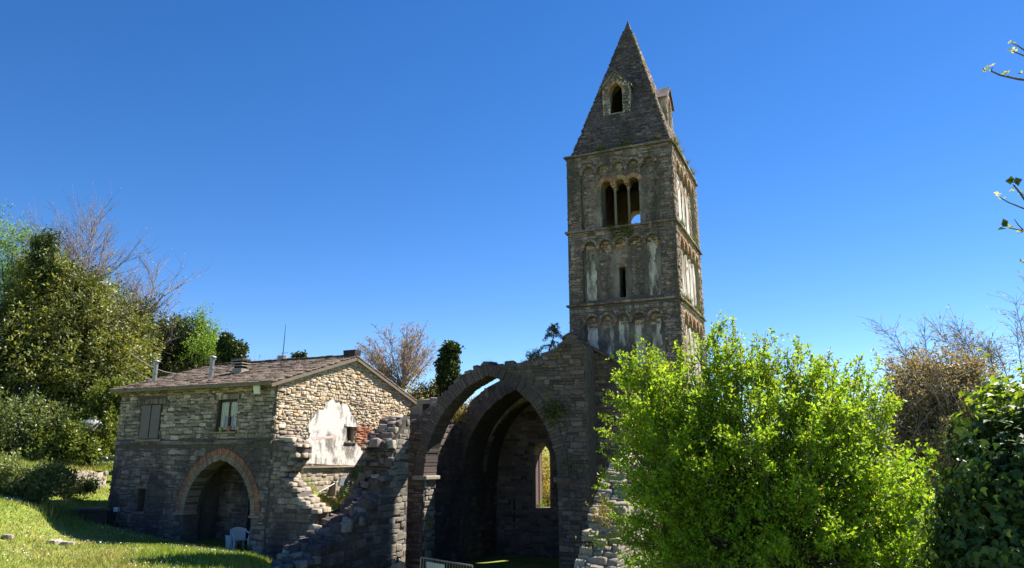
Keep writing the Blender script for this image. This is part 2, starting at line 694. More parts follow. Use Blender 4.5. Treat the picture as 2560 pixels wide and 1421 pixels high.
M['plaster'] = plaster_mat('white_plaster', (.76, .72, .66), (.26, .23, .2), .4, .5, 1.9, .55)
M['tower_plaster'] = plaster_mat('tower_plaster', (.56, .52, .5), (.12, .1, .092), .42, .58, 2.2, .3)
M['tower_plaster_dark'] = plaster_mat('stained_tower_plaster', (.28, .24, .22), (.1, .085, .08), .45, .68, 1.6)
M['tower_plaster_sunlit'] = plaster_mat('sunlit_tower_plaster', (.62, .58, .53), (.26, .2, .16), .42, .58, 1.6)  # render of the sun-facing side, sunlight painted into its tone


def ground_mat():
    m, t = nt('meadow')
    g = N_(t, 'ShaderNodeNewGeometry')
    pos = g.outputs['Position']
    c = ramp(t, noise(t, pos, 1.1, 6, .7), [(.3, (.12, .16, .025)), (.5, (.19, .235, .04)), (.7, (.28, .27, .07))])
    c = mix(t, ramp(t, noise(t, pos, .35, 4, .6), [(.55, gray(0)), (.7, gray(.5))]), c, (.17, .14, .06))
    finish(t, c, .95, noise(t, pos, 22, 5, .7), .7, .06)
    return m


M['ground'] = ground_mat()
M['grass'] = leaf_mat('grass_blades', [(0.16, 0.268, 0.036), (0.231, 0.339, 0.045), (0.125, 0.214, 0.032), (0.356, 0.374, 0.089)], .4, .6, .2, 1.0, ((.34, .29, .12), .55, .75))
M['daisy'] = simple_mat('daisy', (.75, .73, .68), .8, .05, 5, 0)
M['dry_grass'] = leaf_mat('dry_grass', [(.3, .2, .06), (.2, .2, .04), (.36, .26, .1), (.14, .2, .03)], .4, .7, .2)
M['weed'] = leaf_mat('weeds', [(.06, .1, .02), (.1, .14, .03), (.16, .15, .05), (.05, .08, .02)], .35, .6, .2)
M['leaf_bright'] = leaf_mat('spring_leaves', [(0.158, 0.308, 0.02), (0.229, 0.398, 0.026), (0.3, 0.471, 0.032), (0.19, 0.342, 0.023), (0.381, 0.504, 0.048)], .55, .55, .25)
M['leaf_bay'] = leaf_mat('bay_leaves', [(0.144, 0.182, 0.043), (0.221, 0.241, 0.059), (0.102, 0.141, 0.039), (0.339, 0.332, 0.085), (0.169, 0.201, 0.046)], .34, .5, .35, 1.0, ((.05, .065, .02), .45, .8))  # dark patches mixed in to paint shaded gaps in the crown
M['leaf_shrub'] = leaf_mat('laurel_leaves', [(0.119, 0.165, 0.047), (0.178, 0.215, 0.072), (0.075, 0.116, 0.031), (0.223, 0.248, 0.094)], .3, .48, .4)
M['leaf_dark'] = leaf_mat('dark_leaves', [(0.068, 0.088, 0.03), (0.108, 0.121, 0.047), (0.047, 0.068, 0.022), (0.149, 0.155, 0.068)], .25, .48, .4)
M['leaf_green'] = leaf_mat('young_green_leaves', [(0.137, 0.245, 0.043), (0.194, 0.306, 0.058), (0.114, 0.204, 0.043)], .5, .5, .2)
M['leaf_ivy'] = leaf_mat('ivy_leaves', [(.035, .06, .015), (.05, .085, .02), (.025, .045, .012), (.075, .11, .025)], .2, .55, .3)
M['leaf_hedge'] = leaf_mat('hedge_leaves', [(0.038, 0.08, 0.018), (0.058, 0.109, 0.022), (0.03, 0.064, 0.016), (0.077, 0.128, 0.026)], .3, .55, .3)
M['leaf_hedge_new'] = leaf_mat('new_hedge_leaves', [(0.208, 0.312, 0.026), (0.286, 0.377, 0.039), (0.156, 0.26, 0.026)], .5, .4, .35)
M['leaf_brown'] = leaf_mat('dry_leaves', [(0.276, 0.191, 0.121), (0.36, 0.278, 0.175), (0.193, 0.133, 0.081), (0.432, 0.37, 0.27), (0.156, 0.171, 0.054)], .3, .6, .25)
M['leaf_yellow'] = leaf_mat('yellow_shrub_leaves', [(0.28, 0.238, 0.042), (0.364, 0.28, 0.056), (0.196, 0.182, 0.035), (0.28, 0.168, 0.07)], .4, .5, .3)
M['bud'] = leaf_mat('buds', [(.3, .22, .19), (.38, .3, .26), (.24, .16, .13)], .4, .6, .2)
M['hill'] = simple_mat('hazy_wooded_hill', (.085, .11, .12), 1, .3, .05, .0)  # blue haze of distance put into the forest colour
M['stone_grey'] = simple_mat('grey_block', (.28, .25, .21), .95, .3, 7, .5)
M['fleece'] = simple_mat('grey_sheeting', (.3, .295, .28), .6, .15, 3, .2)

# ================================================================== THE SETTING
CTRL = np.array([(0, 0, -1.75), (6, 6, -2.0), (-10, 5, -2.15), (-18.6, 19.6, -3.3), (-26.4, 19.6, -2.5), (-22.5, 19.6, -2.95),
                 (-33, 24, -1.25), (-18.4, 15.9, -2.56), (-14.8, 15.4, -2.85), (-21.9, 15.9, -2.58), (-23.5, 16.3, -2.3), (-24.8, 16.5, -1.75), (-29, 16.8, -1.3),
                 (-19, 12.5, -2.6), (-14.5, 12, -2.75), (-25, 12, -1.9), (-36, 17, -1.0), (-42, 22, -.9), (-28.5, 20.5, -1.8), (-30.5, 21.2, -1.35),
                 (-45, 34, .2), (-30, 40, .2), (-15, 45, -1), (4, 40, -2), (22, 22, -2), (-4, 14, -2.8), (-18, 33, -1.6),
                 (40, 0, -2), (0, -30, -2), (-40, -10, -1.8), (30, 50, -2), (-60, 60, 2)], float)


def _tps(r):
    return np.where(r > 0, r * r * np.log(np.maximum(r, 1e-9)), 0)


_K = _tps(np.linalg.norm(CTRL[:, None, :2] - CTRL[None, :, :2], axis=2)) + np.eye(len(CTRL)) * .3
_P = np.c_[np.ones(len(CTRL)), CTRL[:, :2]]
_A = np.block([[_K, _P], [_P.T, np.zeros((3, 3))]])
_W = np.linalg.solve(_A, np.r_[CTRL[:, 2], np.zeros(3)])


def sstep(a, b, x):
    t = np.clip((x - a) / (b - a), 0, 1)
    return t * t * (3 - 2 * t)


def ground_z(x, y):
    x = np.asarray(x, float)
    y = np.asarray(y, float)
    xc = np.clip(x, -60, 42)
    yc = np.clip(y, -32, 60)
    r = np.sqrt((xc[..., None] - CTRL[:, 0]) ** 2 + (yc[..., None] - CTRL[:, 1]) ** 2)
    z = _tps(r) @ _W[:-3] + _W[-3] + _W[-2] * xc + _W[-1] * yc
    z = np.clip(z, -4, 3)
    d = ((x + 17.7) * 6.2 + (y - 19.7) * 4.2) / 7.49
    drop = sstep(-.3, 2.2, d) * sstep(11, 14, y) * (1 - sstep(-4.5, -2, x)) * (1 - sstep(33.5, 38, y))
    return z + (-4.6 - z) * drop


gs = np.sinh(np.linspace(-4.2, 4.2, 261)) / np.sinh(4.2)
gx, gy = np.meshgrid(-14 + 900 * gs, 17 + 900 * gs, indexing='ij')
gz = ground_z(gx, gy)
gz += rng.normal(0, .012, gz.shape)
n_ = len(gs)
idx = np.arange(n_ * n_).reshape(n_, n_)
GF = np.stack([idx[:-1, :-1], idx[1:, :-1], idx[1:, 1:], idx[:-1, 1:]], -1).reshape(-1, 4)
obj_np('ground', np.stack([gx, gy, gz], -1), GF, M['ground'], None, 'structure', True)

# far wooded ridge
hx = np.linspace(-900, 300, 160)
V = []
for i, x in enumerate(hx):
    top = 60 - 45 * sstep(-300, -60, x) + 18 * math.sin(x * .009 + 1) + 9 * math.sin(x * .031) + 3 * math.sin(x * .11) + rng.uniform(-1.5, 1.5)
    for k, (f, dy) in enumerate(((0, 0), (.35, 50), (.7, 95), (.9, 120), (1, 140), (.8, 190), (0, 300))):
        V.append((x, 560 + dy + 8 * math.sin(x * .05 + k), -6 + (top + 6) * f))
Fh = [(i * 7 + k, (i + 1) * 7 + k, (i + 1) * 7 + k + 1, i * 7 + k + 1) for i in range(159) for k in range(6)]
obj_np('hill', V, Fh, M['hill'], None, 'structure', True)

# ================================================================== STONE HOUSE
XL, XR, YF, YB = -26.2, -18.25, 20.0, 28.9
ZE, ZR, YR = 2.66, 3.96, 24.4
house = thing('stone_house', 'two-storey rough stone house with sunlit gable and brown slate roof', 'house', (-22.2, 20, -3.2))
hs_st = Stones(house)
AL, AR, AS, AA = -22.15, -18.98, -2.0, -0.13
arch_open = [(AL, -3.6)] + pointed(AL, AR, AS, AA) + [(AR, -3.6)]


def rect(x0, x1, z0, z1):
    return [(x0, z0), (x1, z0), (x1, z1), (x0, z1)]


def prect(Y, a, b):
    (x0, z1), (x1, z0) = XZ(Y, [a, b])
    return rect(x0, x1, z0, z1)


W1 = rect(-24.95, -23.85, .62, 1.95)
W2 = rect(-20.98, -20.02, .86, 2.02)
SL = rect(-24.62, -24.25, -2.02, -1.2)
fo = [(XL, -4.2), (XR, -4.2), (XR, ZE), (XL, ZE)]
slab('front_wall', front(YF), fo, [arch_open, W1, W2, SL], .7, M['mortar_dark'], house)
reg = region(fo, [[(a + (.06 if a > -20.5 else -.06) * 0, b) for a, b in arch_open], W1, W2, SL])
ring_hole = [(AL - .38, -2.0)] + pointed(AL - .38, AR + .38, AS, AA + .42) + [(AR + .38, -2.0)]
reg_f = lambda x, y: reg(x, y) & ~pip(ring_hole, x, y) & ~((x > -25.2) & (x < -23.6) & (y > 1.95) & (y < 2.2)) & ~((x > -21.15) & (x < -19.9) & (y > 2.02) & (y < 2.2)) & ~((y > .38) & (y < .56))
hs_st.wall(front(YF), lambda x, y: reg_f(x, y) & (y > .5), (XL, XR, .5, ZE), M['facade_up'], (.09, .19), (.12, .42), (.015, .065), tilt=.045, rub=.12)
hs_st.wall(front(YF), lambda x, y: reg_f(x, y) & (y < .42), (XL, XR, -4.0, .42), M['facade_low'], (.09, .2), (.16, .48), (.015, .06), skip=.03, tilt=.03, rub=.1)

# gable wall
go = [(YF + .7, -4.2), (YB, -4.2), (YB, ZE - .05), (YR, ZR - .05), (YF + .7, ZE + .17)]
(gy0, gz1), (gy1, gz0) = YZ(XR, [(865, 1067), (884, 1105)])
GW = rect(gy0, gy1, gz0, gz1)
(ny0, nz1), (ny1, nz0) = YZ(XR, [(820, 1203), (838, 1242)])
NH = [(ny0, nz0), (ny1, nz0), (ny1, nz1 - .1), ((ny0 + ny1) / 2, nz1), (ny0 + .05, nz1 - .25)]
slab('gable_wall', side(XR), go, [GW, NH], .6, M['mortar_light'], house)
PL = YZ(XR, [(748, 1158), (753, 1128), (760, 1106), (772, 1090), (766, 1062), (780, 1046), (793, 1028), (806, 1026), (812, 1012), (822, 1001), (832, 998),
             (838, 1008), (848, 1012), (856, 1008), (866, 1012), (872, 1030), (884, 1046), (888, 1064), (884, 1067), (864, 1067), (864, 1105), (885, 1106), (896, 1118), (903, 1128), (908, 1142),
             (905, 1166), (870, 1163), (830, 1163), (790, 1160)])
rp = []
for i, p in enumerate(PL):
    q = PL[(i + 1) % len(PL)]
    rp.append(p)
    if i < 18 or 19 < i < 25:
        dx, dy = q[0] - p[0], q[1] - p[1]
        ln = math.hypot(dx, dy)
        nk = max(2, int(ln / .07))
        for k in range(1, nk):
            f_ = k / nk
            o_ = rng.normal(0, .03)
            rp.append((p[0] + dx * f_ - dy / ln * o_, p[1] + dy * f_ + dx / ln * o_))
PL = rp
BR = YZ(XR, [(886, 1066), (915, 1064), (932, 1075), (930, 1090), (922, 1110), (905, 1118), (888, 1106)])
slab('plaster_patch', side(XR), PL, [], .06, M['plaster'], house, n0=.045)['label'] = 'ragged patch of white plaster left on the gable'
sob = YZ(XR, [(776, 1092), (835, 1090), (835, 1096), (800, 1098), (778, 1101)])
slab('red_band', side(XR), sob, [], .02, simple_mat('faded_red_paint', (.66, .47, .42), .9, .2, 8, .2), house, n0=.05)
greg = region([(YF, -4.2), (YB, -4.2), (YB, ZE), (YR, ZR), (YF, ZE)], [GW, NH, PL])
LZ = -.36
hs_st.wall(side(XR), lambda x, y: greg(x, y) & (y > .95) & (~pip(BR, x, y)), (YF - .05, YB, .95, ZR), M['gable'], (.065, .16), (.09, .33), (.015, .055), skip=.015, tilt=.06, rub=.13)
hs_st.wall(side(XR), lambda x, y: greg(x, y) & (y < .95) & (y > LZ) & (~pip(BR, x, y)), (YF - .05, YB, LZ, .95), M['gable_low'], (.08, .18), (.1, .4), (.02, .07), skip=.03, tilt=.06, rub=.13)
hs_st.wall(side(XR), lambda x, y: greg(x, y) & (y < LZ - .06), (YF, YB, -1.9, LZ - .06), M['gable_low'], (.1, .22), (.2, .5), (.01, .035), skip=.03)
hb = Stones(house, 'brick')
hb.wall(side(XR), region(BR), (BR[0][0] - .3, BR[3][0] + .2, -.4, 1.3), stone_mat('patch_brick', [(.48, .19, .1), (.56, .26, .15), (.4, .15, .08), (.5, .3, .2)], stain=(.3, .16, .1), s0=.6, s1=.8, fine=.35), (.06, .075), (.18, .28), (.02, .06), gap=.012)
hb.flush(120)
MB().box(XR, XR + .12, YF + 1.3, 25.3, LZ - .06, LZ, .012).build('ledge', M['gable_low'], house)
slab('left_wall', (np.array([XL + .0, 0, 0.]), np.array([0, 1., 0]), np.array([0, 0, 1.]), np.array([-1., 0, 0])), [(YF + .7, -4), (YB, -4), (YB, ZE), (YR, ZR), (YF + .7, ZE + .17)], [], .6, M['facade_up'], house)
slab('rear_wall', (np.array([0, YB, 0.]), np.array([1., 0, 0]), np.array([0, 0, 1.]), np.array([0, 1., 0])), [(XL + .6, -4), (XR - .6, -4), (XR - .6, ZE - .05), (XL + .6, ZE - .05)], [], .5, M['facade_up'], house)

# brick arch of the passage, two rings
arch_ring(house, 'brick', front(YF), AL, AR, AS, AA, .2, .05, -.55, 30, M['pale_voussoir'], .012)
arch_ring(house, 'brick', front(YF), AL - .21, AR + .21, AS, AA + .215, .19, .035, -.3, 34, M['brick'], .012)
MB().box(AL - .45, AL + .05, YF - .1, YF + .55, -2.08, -2.0, .01).build('impost', M['pale_voussoir'], house)
MB().box(AR - .05, AR + .45, YF - .08, YF + .55, -2.08, -2.0, .01).build('impost', M['pale_voussoir'], house)
# passage behind the arch
pb = [(AL - .6, -3.6), (AR + .5, -3.6), (AR + .5, .3), (AL - .6, .3)]
door_h = rect(-20.95, -20.1, -3.5, -1.25)
slab('passage_wall', front(21.9), pb, [[(-20.95, -3.5)] + pointed(-20.95, -20.1, -1.5, -1.25) + [(-20.1, -3.5)]], .25, M['facade_low'], house)
hs_st.wall(front(21.9), region(pb, [rect(-21.05, -20.0, -3.6, -1.2)]), (AL - .6, AR + .5, -3.6, .2), M['facade_low'], (.12, .24), (.25, .55), (.01, .04))
dr = MB().box(-20.95, -20.1, 22.0, 22.06, -3.5, -1.26).build('door', M['dark_wood'], house)
MB().box(-20.85, -20.55, 21.98, 22.0, -2.45, -2.4).build('handle', M['dark_metal'], dr)
MB().box(-20.1, -20.02, 21.84, 21.9, -3.5, -1.4).build('door_jamb', M['pale_voussoir'], house)
MB().box(-21.5, -20.0, 21.8, 21.89, -.98, -.93).build('shelf', M['wood_grey'], house)
MB().box(AL - .6, AR + .5, 20.7, 21.89, .22, .32).build('passage_ceiling', M['dark_wood'], house)
MB().box(AL - .6, AL - .3, 20.7, 21.9, -3.6, .22).build('passage_side', M['facade_low'], house)
MB().box(AR + .2, AR + .5, 20.7, 21.9, -3.6, .22).build('passage_side', M['facade_low'], house)
MB().box(AL - .6, AR + .5, 19.75, 22.3, -3.7, -3.32).build('passage_floor', M['floor'], house)
# string course: two thin bricks deep
for z0, z1, p in ((.42, .49, .09), (.49, .55, .05)):
    x = XL
    while x < XR:
        w = min(rng.uniform(.3, .7), XR - x)
        MB().box(x, x + w - .008, YF - p - rng.uniform(0, .02), YF + .05, z0, z1, .006).build('string_course_brick', M['facade_low'], house)
        x += w
# shuttered window
w = MB().box(W1[0][0] + .02, W1[1][0] - .02, YF + .1, YF + .16, W1[0][1], W1[2][1]).build('shuttered_window', M['dark_wood'], house)
xm = (W1[0][0] + W1[1][0]) / 2
for x0, x1 in ((W1[0][0] + .05, xm - .03), (xm + .03, W1[1][0] - .05)):
    MB().box(x0, x1, YF - .04, YF + .1, W1[0][1] + .03, W1[2][1] - .03).build('shutter', M['shutter'], w)
MB().box(xm - .03, xm + .03, YF + .0, YF + .1, W1[0][1] + .03, W1[2][1] - .03).build('shutter_joint', M['dark_wood'], w)
MB().box(W1[0][0] - .12, W1[1][0] + .12, YF - .07, YF + .2, W1[0][1] - .07, W1[0][1] - .0).build('sill', M['pale_voussoir'], w)
for k in range(13):     # upright brick lintel
    x = W1[0][0] - .2 + k * .115
    MB().box(x, x + .1, YF - .04 - rng.uniform(0, .02), YF + .2, W1[2][1] + .005, W1[2][1] + .21, .006).build('lintel_brick', M['facade_low'], w)
# open window with curtains
w = MB()
x0, x1, z0, z1 = W2[0][0], W2[1][0], W2[0][1], W2[2][1]
for a, b, c, d in ((x0, x0 + .07, z0, z1), (x1 - .07, x1, z0, z1), (x0 + .07, x1 - .07, z1 - .07, z1), (x0 + .07, x1 - .07, z0, z0 + .07), ((x0 + x1) / 2 - .05, (x0 + x1) / 2 + .05, z0 + .07, z1 - .07)):
    w.box(a, b, YF + .12, YF + .2, c, d)
w = w.build('window', M['dark_wood'], house)
xm = (x0 + x1) / 2
for a, b in ((x0 + .07, xm - .05), (xm + .05, x1 - .07)):
    MB().box(a, b, YF + .15, YF + .158, z0 + .07, z1 - .07).build('pane', M['glass'], w)
    cb = MB()
    h = z1 - z0 - .16
    for k in range(8):     # gathered cloth, drawn aside towards the foot
        ua = a + (b - a) * k / 8
        ub = a + (b - a) * (k + 1) / 8
        yy = YF + .13 + (.008 if k % 2 else 0)
        zl = z0 + .1 + h * (.55 * (1 - abs((k + .5) / 8 - (0 if a < xm - .2 else 1)) * .2) if (k if a < xm - .2 else 7 - k) > 3 else .05)
        cb.box(ua + .004, ub - .004, yy, yy + .004, zl, z1 - .1)
    cb.build('curtain', M['curtain'], w)
MB().box(x0 - .16, x1 + .1, YF - .1, YF + .12, z0 - .06, z0 - .002).build('sill', M['pale_voussoir'], w)
for k in range(10):
    x = x0 - .05 + k * .108
    MB().box(x, x + .095, YF - .035 - rng.uniform(0, .02), YF + .2, z1 + .005, z1 + .19, .006).build('lintel_stone', M['facade_up'], w)
# slit window and small gable window
w = MB().box(SL[0][0], SL[1][0], YF + .45, YF + .5, SL[0][1], SL[2][1]).build('slit_window', M['black'], house)
MB().box(SL[0][0] - .12, SL[1][0] + .12, YF - .06, YF + .25, SL[2][1] + .003, SL[2][1] + .09, .01).build('lintel', M['pale_voussoir'], w)
MB().box(SL[0][0] - .1, SL[1][0] + .1, YF - .08, YF + .3, SL[0][1] - .1, SL[0][1] - .003, .01).build('sill', M['pale_voussoir'], w)
w = MB()
for a, b, c, d in ((gy0, gy0 + .05, gz0, gz1), (gy1 - .05, gy1, gz0, gz1), (gy0 + .05, gy1 - .05, gz1 - .05, gz1), (gy0 + .05, gy1 - .05, gz0, gz0 + .05), ((gy0 + gy1) / 2 - .025, (gy0 + gy1) / 2 + .025, gz0 + .05, gz1 - .05)):
    w.box(XR - .2, XR - .13, a, b, c, d)
w = w.build('small_window', M['wood_grey'], house)
MB().box(XR - .18, XR - .17, gy0 + .05, gy1 - .05, gz0 + .05, gz1 - .05).build('pane', M['glass'], w)
MB().box(XR - .1, XR + .1, gy0 - .1, gy1 + .1, gz0 - .06, gz0 - .003).build('sill', M['wood_grey'], w)
MB().box(XR - .1, XR + .06, gy0 - .14, gy1 + .14, gz1 + .003, gz1 + .12, .01).build('lintel', M['plaster'], w)
MB().box(XR - .55, XR - .5, ny0 - .05, ny1 + .05, nz0 - .05, nz1 + .05).build('niche_back', M['black'], house)

# roof
RX0, RX1 = -26.32, -18.12
ang = math.atan2(ZR + .06 - (ZE - .12), YR - (YF - .42))
slope = (np.array([0, YF - .42, ZE - .12]), np.array([1., 0, 0]), np.array([0, math.cos(ang), math.sin(ang)]), np.array([0, -math.sin(ang), math.cos(ang)]))
SLn = (YR - (YF - .42)) / math.cos(ang)
roof = slab('roof', slope, [(RX0, 0), (RX1, 0), (RX1, SLn), (RX0, SLn)], [], .09, M['slate'], house)
ang2 = math.atan2(ZR + .06 - (ZE - .24), (YB + .5) - YR)
slope2 = (np.array([0, YB + .5, ZE - .24]), np.array([-1., 0, 0]), np.array([0, -math.cos(ang2), math.sin(ang2)]), np.array([0, math.sin(ang2), math.cos(ang2)]))
SL2 = ((YB + .5) - YR) / math.cos(ang2)
slab('rear_roof', slope2, [(-RX1, 0), (-RX0, 0), (-RX0, SL2 - .03), (-RX1, SL2 - .03)], [], .09, M['slate'], roof)
sl = Stones(house, 'slate')


def slates(sl, F, x0, x1, L, hh=.27):
    v = -.05
    while v < L - .1:
        u = x0 - .02 + rng.uniform(-.1, 0)
        while u < x1:
            w = rng.uniform(.24, .46)
            a, b = max(u, x0 - .03), min(u + w, x1 + .03)
            if b - a > .08:
                tau = .10 + rng.uniform(-.02, .03)
                yaw = rng.normal(0, .02)
                U = F[1] * math.cos(yaw) + F[2] * math.sin(yaw)
                V0 = -F[1] * math.sin(yaw) + F[2] * math.cos(yaw)
                Vv = V0 * math.cos(tau) - F[3] * math.sin(tau)
                Nn = F[3] * math.cos(tau) + V0 * math.sin(tau)
                h = hh * rng.uniform(1.25, 1.45)
                c = fr(F, (a + b) / 2, v + h / 2 + rng.uniform(-.02, .02), .012)
                sl.add(c, U * (b - a - .006), Vv * h, Nn * rng.uniform(.02, .04), M['slate'])
            u += w
        v += hh


slates(sl, slope, RX0, RX1, SLn)
slates(sl, slope2, -RX1, -RX0, SL2)
sl.flush()
u = RX0
while u < RX1 - .05:
    w = min(rng.uniform(.35, .5), RX1 - u)
    MB().box(u, u + w - .01, YR - .16, YR + .16, ZR + .05, ZR + .13, .012).build('ridge_stone', M['slate'], roof)
    u += w
MB().box(RX0, RX1, YF - .46, YF - .44, ZE - .24, ZE - .1, .0).build('eave_board', M['wood_grey'], roof)
for F, L in ((slope, SLn), (slope2, SL2)):
    e = RX1 if F is slope else -RX1
    s_ = 1 if F is slope else -1
    P = [fr(F, e - s_ * .02, -.05, -.17), fr(F, e + s_ * .03, -.05, -.17), fr(F, e + s_ * .03, L - .02, -.17), fr(F, e - s_ * .02, L - .02, -.17),
         fr(F, e - s_ * .02, -.05, -.06), fr(F, e + s_ * .03, -.05, -.06), fr(F, e + s_ * .03, L - .02, -.06), fr(F, e - s_ * .02, L - .02, -.06)]
    MB().hexa(P).build('verge_board', M['wood_grey'], roof)
MB().box(RX1 - .55, RX1 + .05, YR - .2, YR + .2, ZR + .1, ZR + .3, .02).build('ridge_end_block', M['dark_wood'], roof)


def on_roof(px, py):
    d = ray(px, py)
    t = np.dot(slope[0], slope[3]) / np.dot(d, slope[3])
    return d * t


for px, base, top, nm in ((385, 957, 915, 'flue'), (527, 944, 903, 'flue')):
    b = on_roof(px, base)
    h = (base - top) / FPX * np.linalg.norm(b) * 1.0
    f = MB().lathe(b, [(.085, -.15), (.085, h * .45), (.1, h * .46), (.1, h * .52), (.085, h * .53), (.085, h)], 12).build(nm, M['metal'], roof, smooth=False)
    MB().lathe(b + np.array([0, 0, h]), [(.1, .0), (.1, .05), (.16, .09), (.15, .11), (.02, .17)], 12).build('flue_cap', M['metal'], f)
b = on_roof(600, 933)
ch = MB().box(b[0] - .26, b[0] + .26, b[1] - .2, b[1] + .2, b[2] - .2, b[2] + .18, .01).build('chimney', M['stone_grey'], roof)
for k in range(3):
    z = b[2] + .2 + k * .115
    MB().box(b[0] - .3 + k * .01, b[0] + .3 - k * .01, b[1] - .24, b[1] + .24, z + .05, z + .085, .006).build('chimney_slab', M['stone_grey'], ch)
    MB().box(b[0] - .2, b[0] + .2, b[1] - .14, b[1] + .14, z - .025, z + .052).build('chimney_core', M['black'], ch)
MB().box(b[0] - .3, b[0] + .3, b[1] - .24, b[1] + .24, b[2] + .52, b[2] + .57, .006).build('chimney_slab', M['dark_metal'], ch)
b = onY(705, 905, YR)
MB().lathe((b[0], YR, ZR + .02), [(.21, 0), (.22, .08), (.2, .2), (.2, .27), (.1, .28)], 10).build('chimney', M['stone_grey'], roof)
hs_st.flush()
mast = thing('antenna_mast', 'thin blue-green metal mast rising from the chimney on the roof ridge', 'mast', (b[0] + .04, YR, ZR + .3))
tp = onY(714, 812, YR)
MB().tube([(b[0] + .02, YR, ZR + .28), (b[0] + .02 + (tp[0] - b[0]) * .5, YR, (ZR + .3 + tp[2]) / 2), (tp[0], YR, tp[2])], [.022, .018, .01], 6).build('pole', simple_mat('teal_metal', (.03, .12, .13), .5, .1), mast)
MB().tube([(b[0] - .1, YR, ZR + .42), (b[0] + .3, YR, ZR + .42)], .012, 5).build('bracket', M['metal'], mast)


# ---------------- small things on the house
def floodlight(p, N, label):
    """box lamp tilted down, bracket behind"""
    t = thing('floodlight', label, 'floodlight', p)
    N = np.array(N, float)
    U = np.cross([0, 0, 1.], N)
    Zv = np.array([0, 0, 1.])
    nn = N * .95 + Zv * -.25
    nn /= np.linalg.norm(nn)
    vv = np.cross(nn, U)
    c = np.array(p) + N * .2

    def q(a, b, d):
        return c + U * a + vv * b + nn * d
    MB().hexa([q(-.1, -.13, -.06), q(.1, -.13, -.06), q(.1, .13, -.06), q(-.1, .13, -.06), q(-.15, -.19, .05), q(.15, -.19, .05), q(.15, .19, .05), q(-.15, .19, .05)]).build('housing', M['white_plastic'], t)
    MB().hexa([q(-.12, -.155, .055), q(.12, -.155, .055), q(.12, .155, .055), q(-.12, .155, .055), q(-.12, -.155, .06), q(.12, -.155, .06), q(.12, .155, .06), q(-.12, .155, .06)]).build('lens', M['glass'] if False else simple_mat('lamp_glass', (.55, .6, .66), .15, .05, 3, 0, .6), t)
    MB().tube([np.array(p) - N * .02, c - nn * .05 - vv * .1], .018, 5).build('bracket', M['dark_metal'], t)
    return t


p = onY(654, 972, YF - .02)
floodlight(p, (0, -1, 0), 'white box floodlight fixed high on the shaded front wall of the house')
p2 = onX(842, 1203, XR + .03)
floodlight(p2, (1, 0, 0), 'white square floodlight above the niche at the foot of the sunlit gable')
pts = [np.array(p2) + [.08, 0, 0], np.array(p2) + [.12, -.4, -.12], onX(790, 1235, XR + .12), onX(772, 1243, XR + .1)]
tag(MB().tube([pts[0], pts[1], pts[2], pts[3]], .016, 5).build('cable', M['white_plastic']), 'pale cable hanging from the gable floodlight to the grass', 'cable')
wp = [onY(418, 1008, YF - .09), onY(440, 1020, YF - .09), onY(470, 1024, YF - .09), onY(500, 1025, YF - .09), onY(548, 1020, YF - .09)]
tag(MB().tube(wp, .012, 5).build('cable', M['cable']), 'thin grey cable sagging between the two upper windows of the house', 'cable')
t = thing('meter_box', 'small white utility box with a pipe low on the front wall', 'utility box', onY(298, 1275, YF - .02))
b = onY(296, 1274, YF)
MB().box(b[0] - .1, b[0] + .1, YF - .14, YF - .0, b[2] - .08, b[2] + .08).build('box', M['white_plastic'], t, bevel=.01)
MB().tube([(b[0] + .14, YF - .1, b[2] + .22), (b[0] + .13, YF - .1, b[2] - .1), (b[0] + .07, YF - .12, b[2] - .5), (b[0] + .05, YF - .14, b[2] - .8), (b[0] + .2, YF - .16, b[2] - .95)], .014, 5).build('pipe', M['cable'], t)
for px, m, lab, sz in ((551, 'pot_green', 'small green flowerpot on the curtained window sill', 1.0), (571, 'clay', 'terracotta flowerpot on the curtained window sill', 1.25)):
    b = onY(px, 1083, YF - .04)
    b[2] = W2[0][1]
    t = thing('flower_pot', lab, 'flowerpot', b)
    MB().lathe(b, [(.05 * sz, 0), (.075 * sz, .12 * sz), (.085 * sz, .12 * sz), (.085 * sz, .15 * sz), (.07 * sz, .15 * sz), (.06 * sz, .11 * sz)], 12).build('pot', M[m], t)
    MB().lathe(b + np.array([0, 0, .1 * sz]), [(.062 * sz, 0), (.062 * sz, .01)], 10).build('soil', M['floor'], t)

# plastic chair in the passage
cb_ = onY(597, 1366, 20.75)
cz = -3.32
chair = thing('plastic_chair', 'white moulded plastic armchair standing under the brick arch', 'chair', (cb_[0], cb_[1], cz))


def cpt(x, y, z):
    a = math.radians(62)
    x, y = x * math.cos(a) - y * math.sin(a), x * math.sin(a) + y * math.cos(a)
    return (cb_[0] + x, cb_[1] + y, cz + z)


mb = MB()
mb.hexa([cpt(-.22, -.22, .4), cpt(.22, -.22, .4), cpt(.2, .2, .38), cpt(-.2, .2, .38), cpt(-.22, -.22, .43), cpt(.22, -.22, .43), cpt(.2, .2, .41), cpt(-.2, .2, .41)])
mb.build('seat', M['white_plastic'], chair)
mb = MB()
for k in range(7):
    a0, a1 = -.27 + .54 * k / 7, -.27 + .54 * (k + 1) / 7
    yb0, yb1 = .3 - .5 * a0 * a0, .3 - .5 * a1 * a1
    h0, h1 = .82 - 1.1 * a0 * a0, .82 - 1.1 * a1 * a1
    mb.hexa([cpt(a0, yb0 - .1, .41), cpt(a1, yb1 - .1, .41), cpt(a1, yb1 - .08, .41), cpt(a0, yb0 - .08, .41), cpt(a0, yb0, h0), cpt(a1, yb1, h1), cpt(a1, yb1 + .02, h1), cpt(a0, yb0 + .02, h0)])
mb.build('backrest', M['white_plastic'], chair)
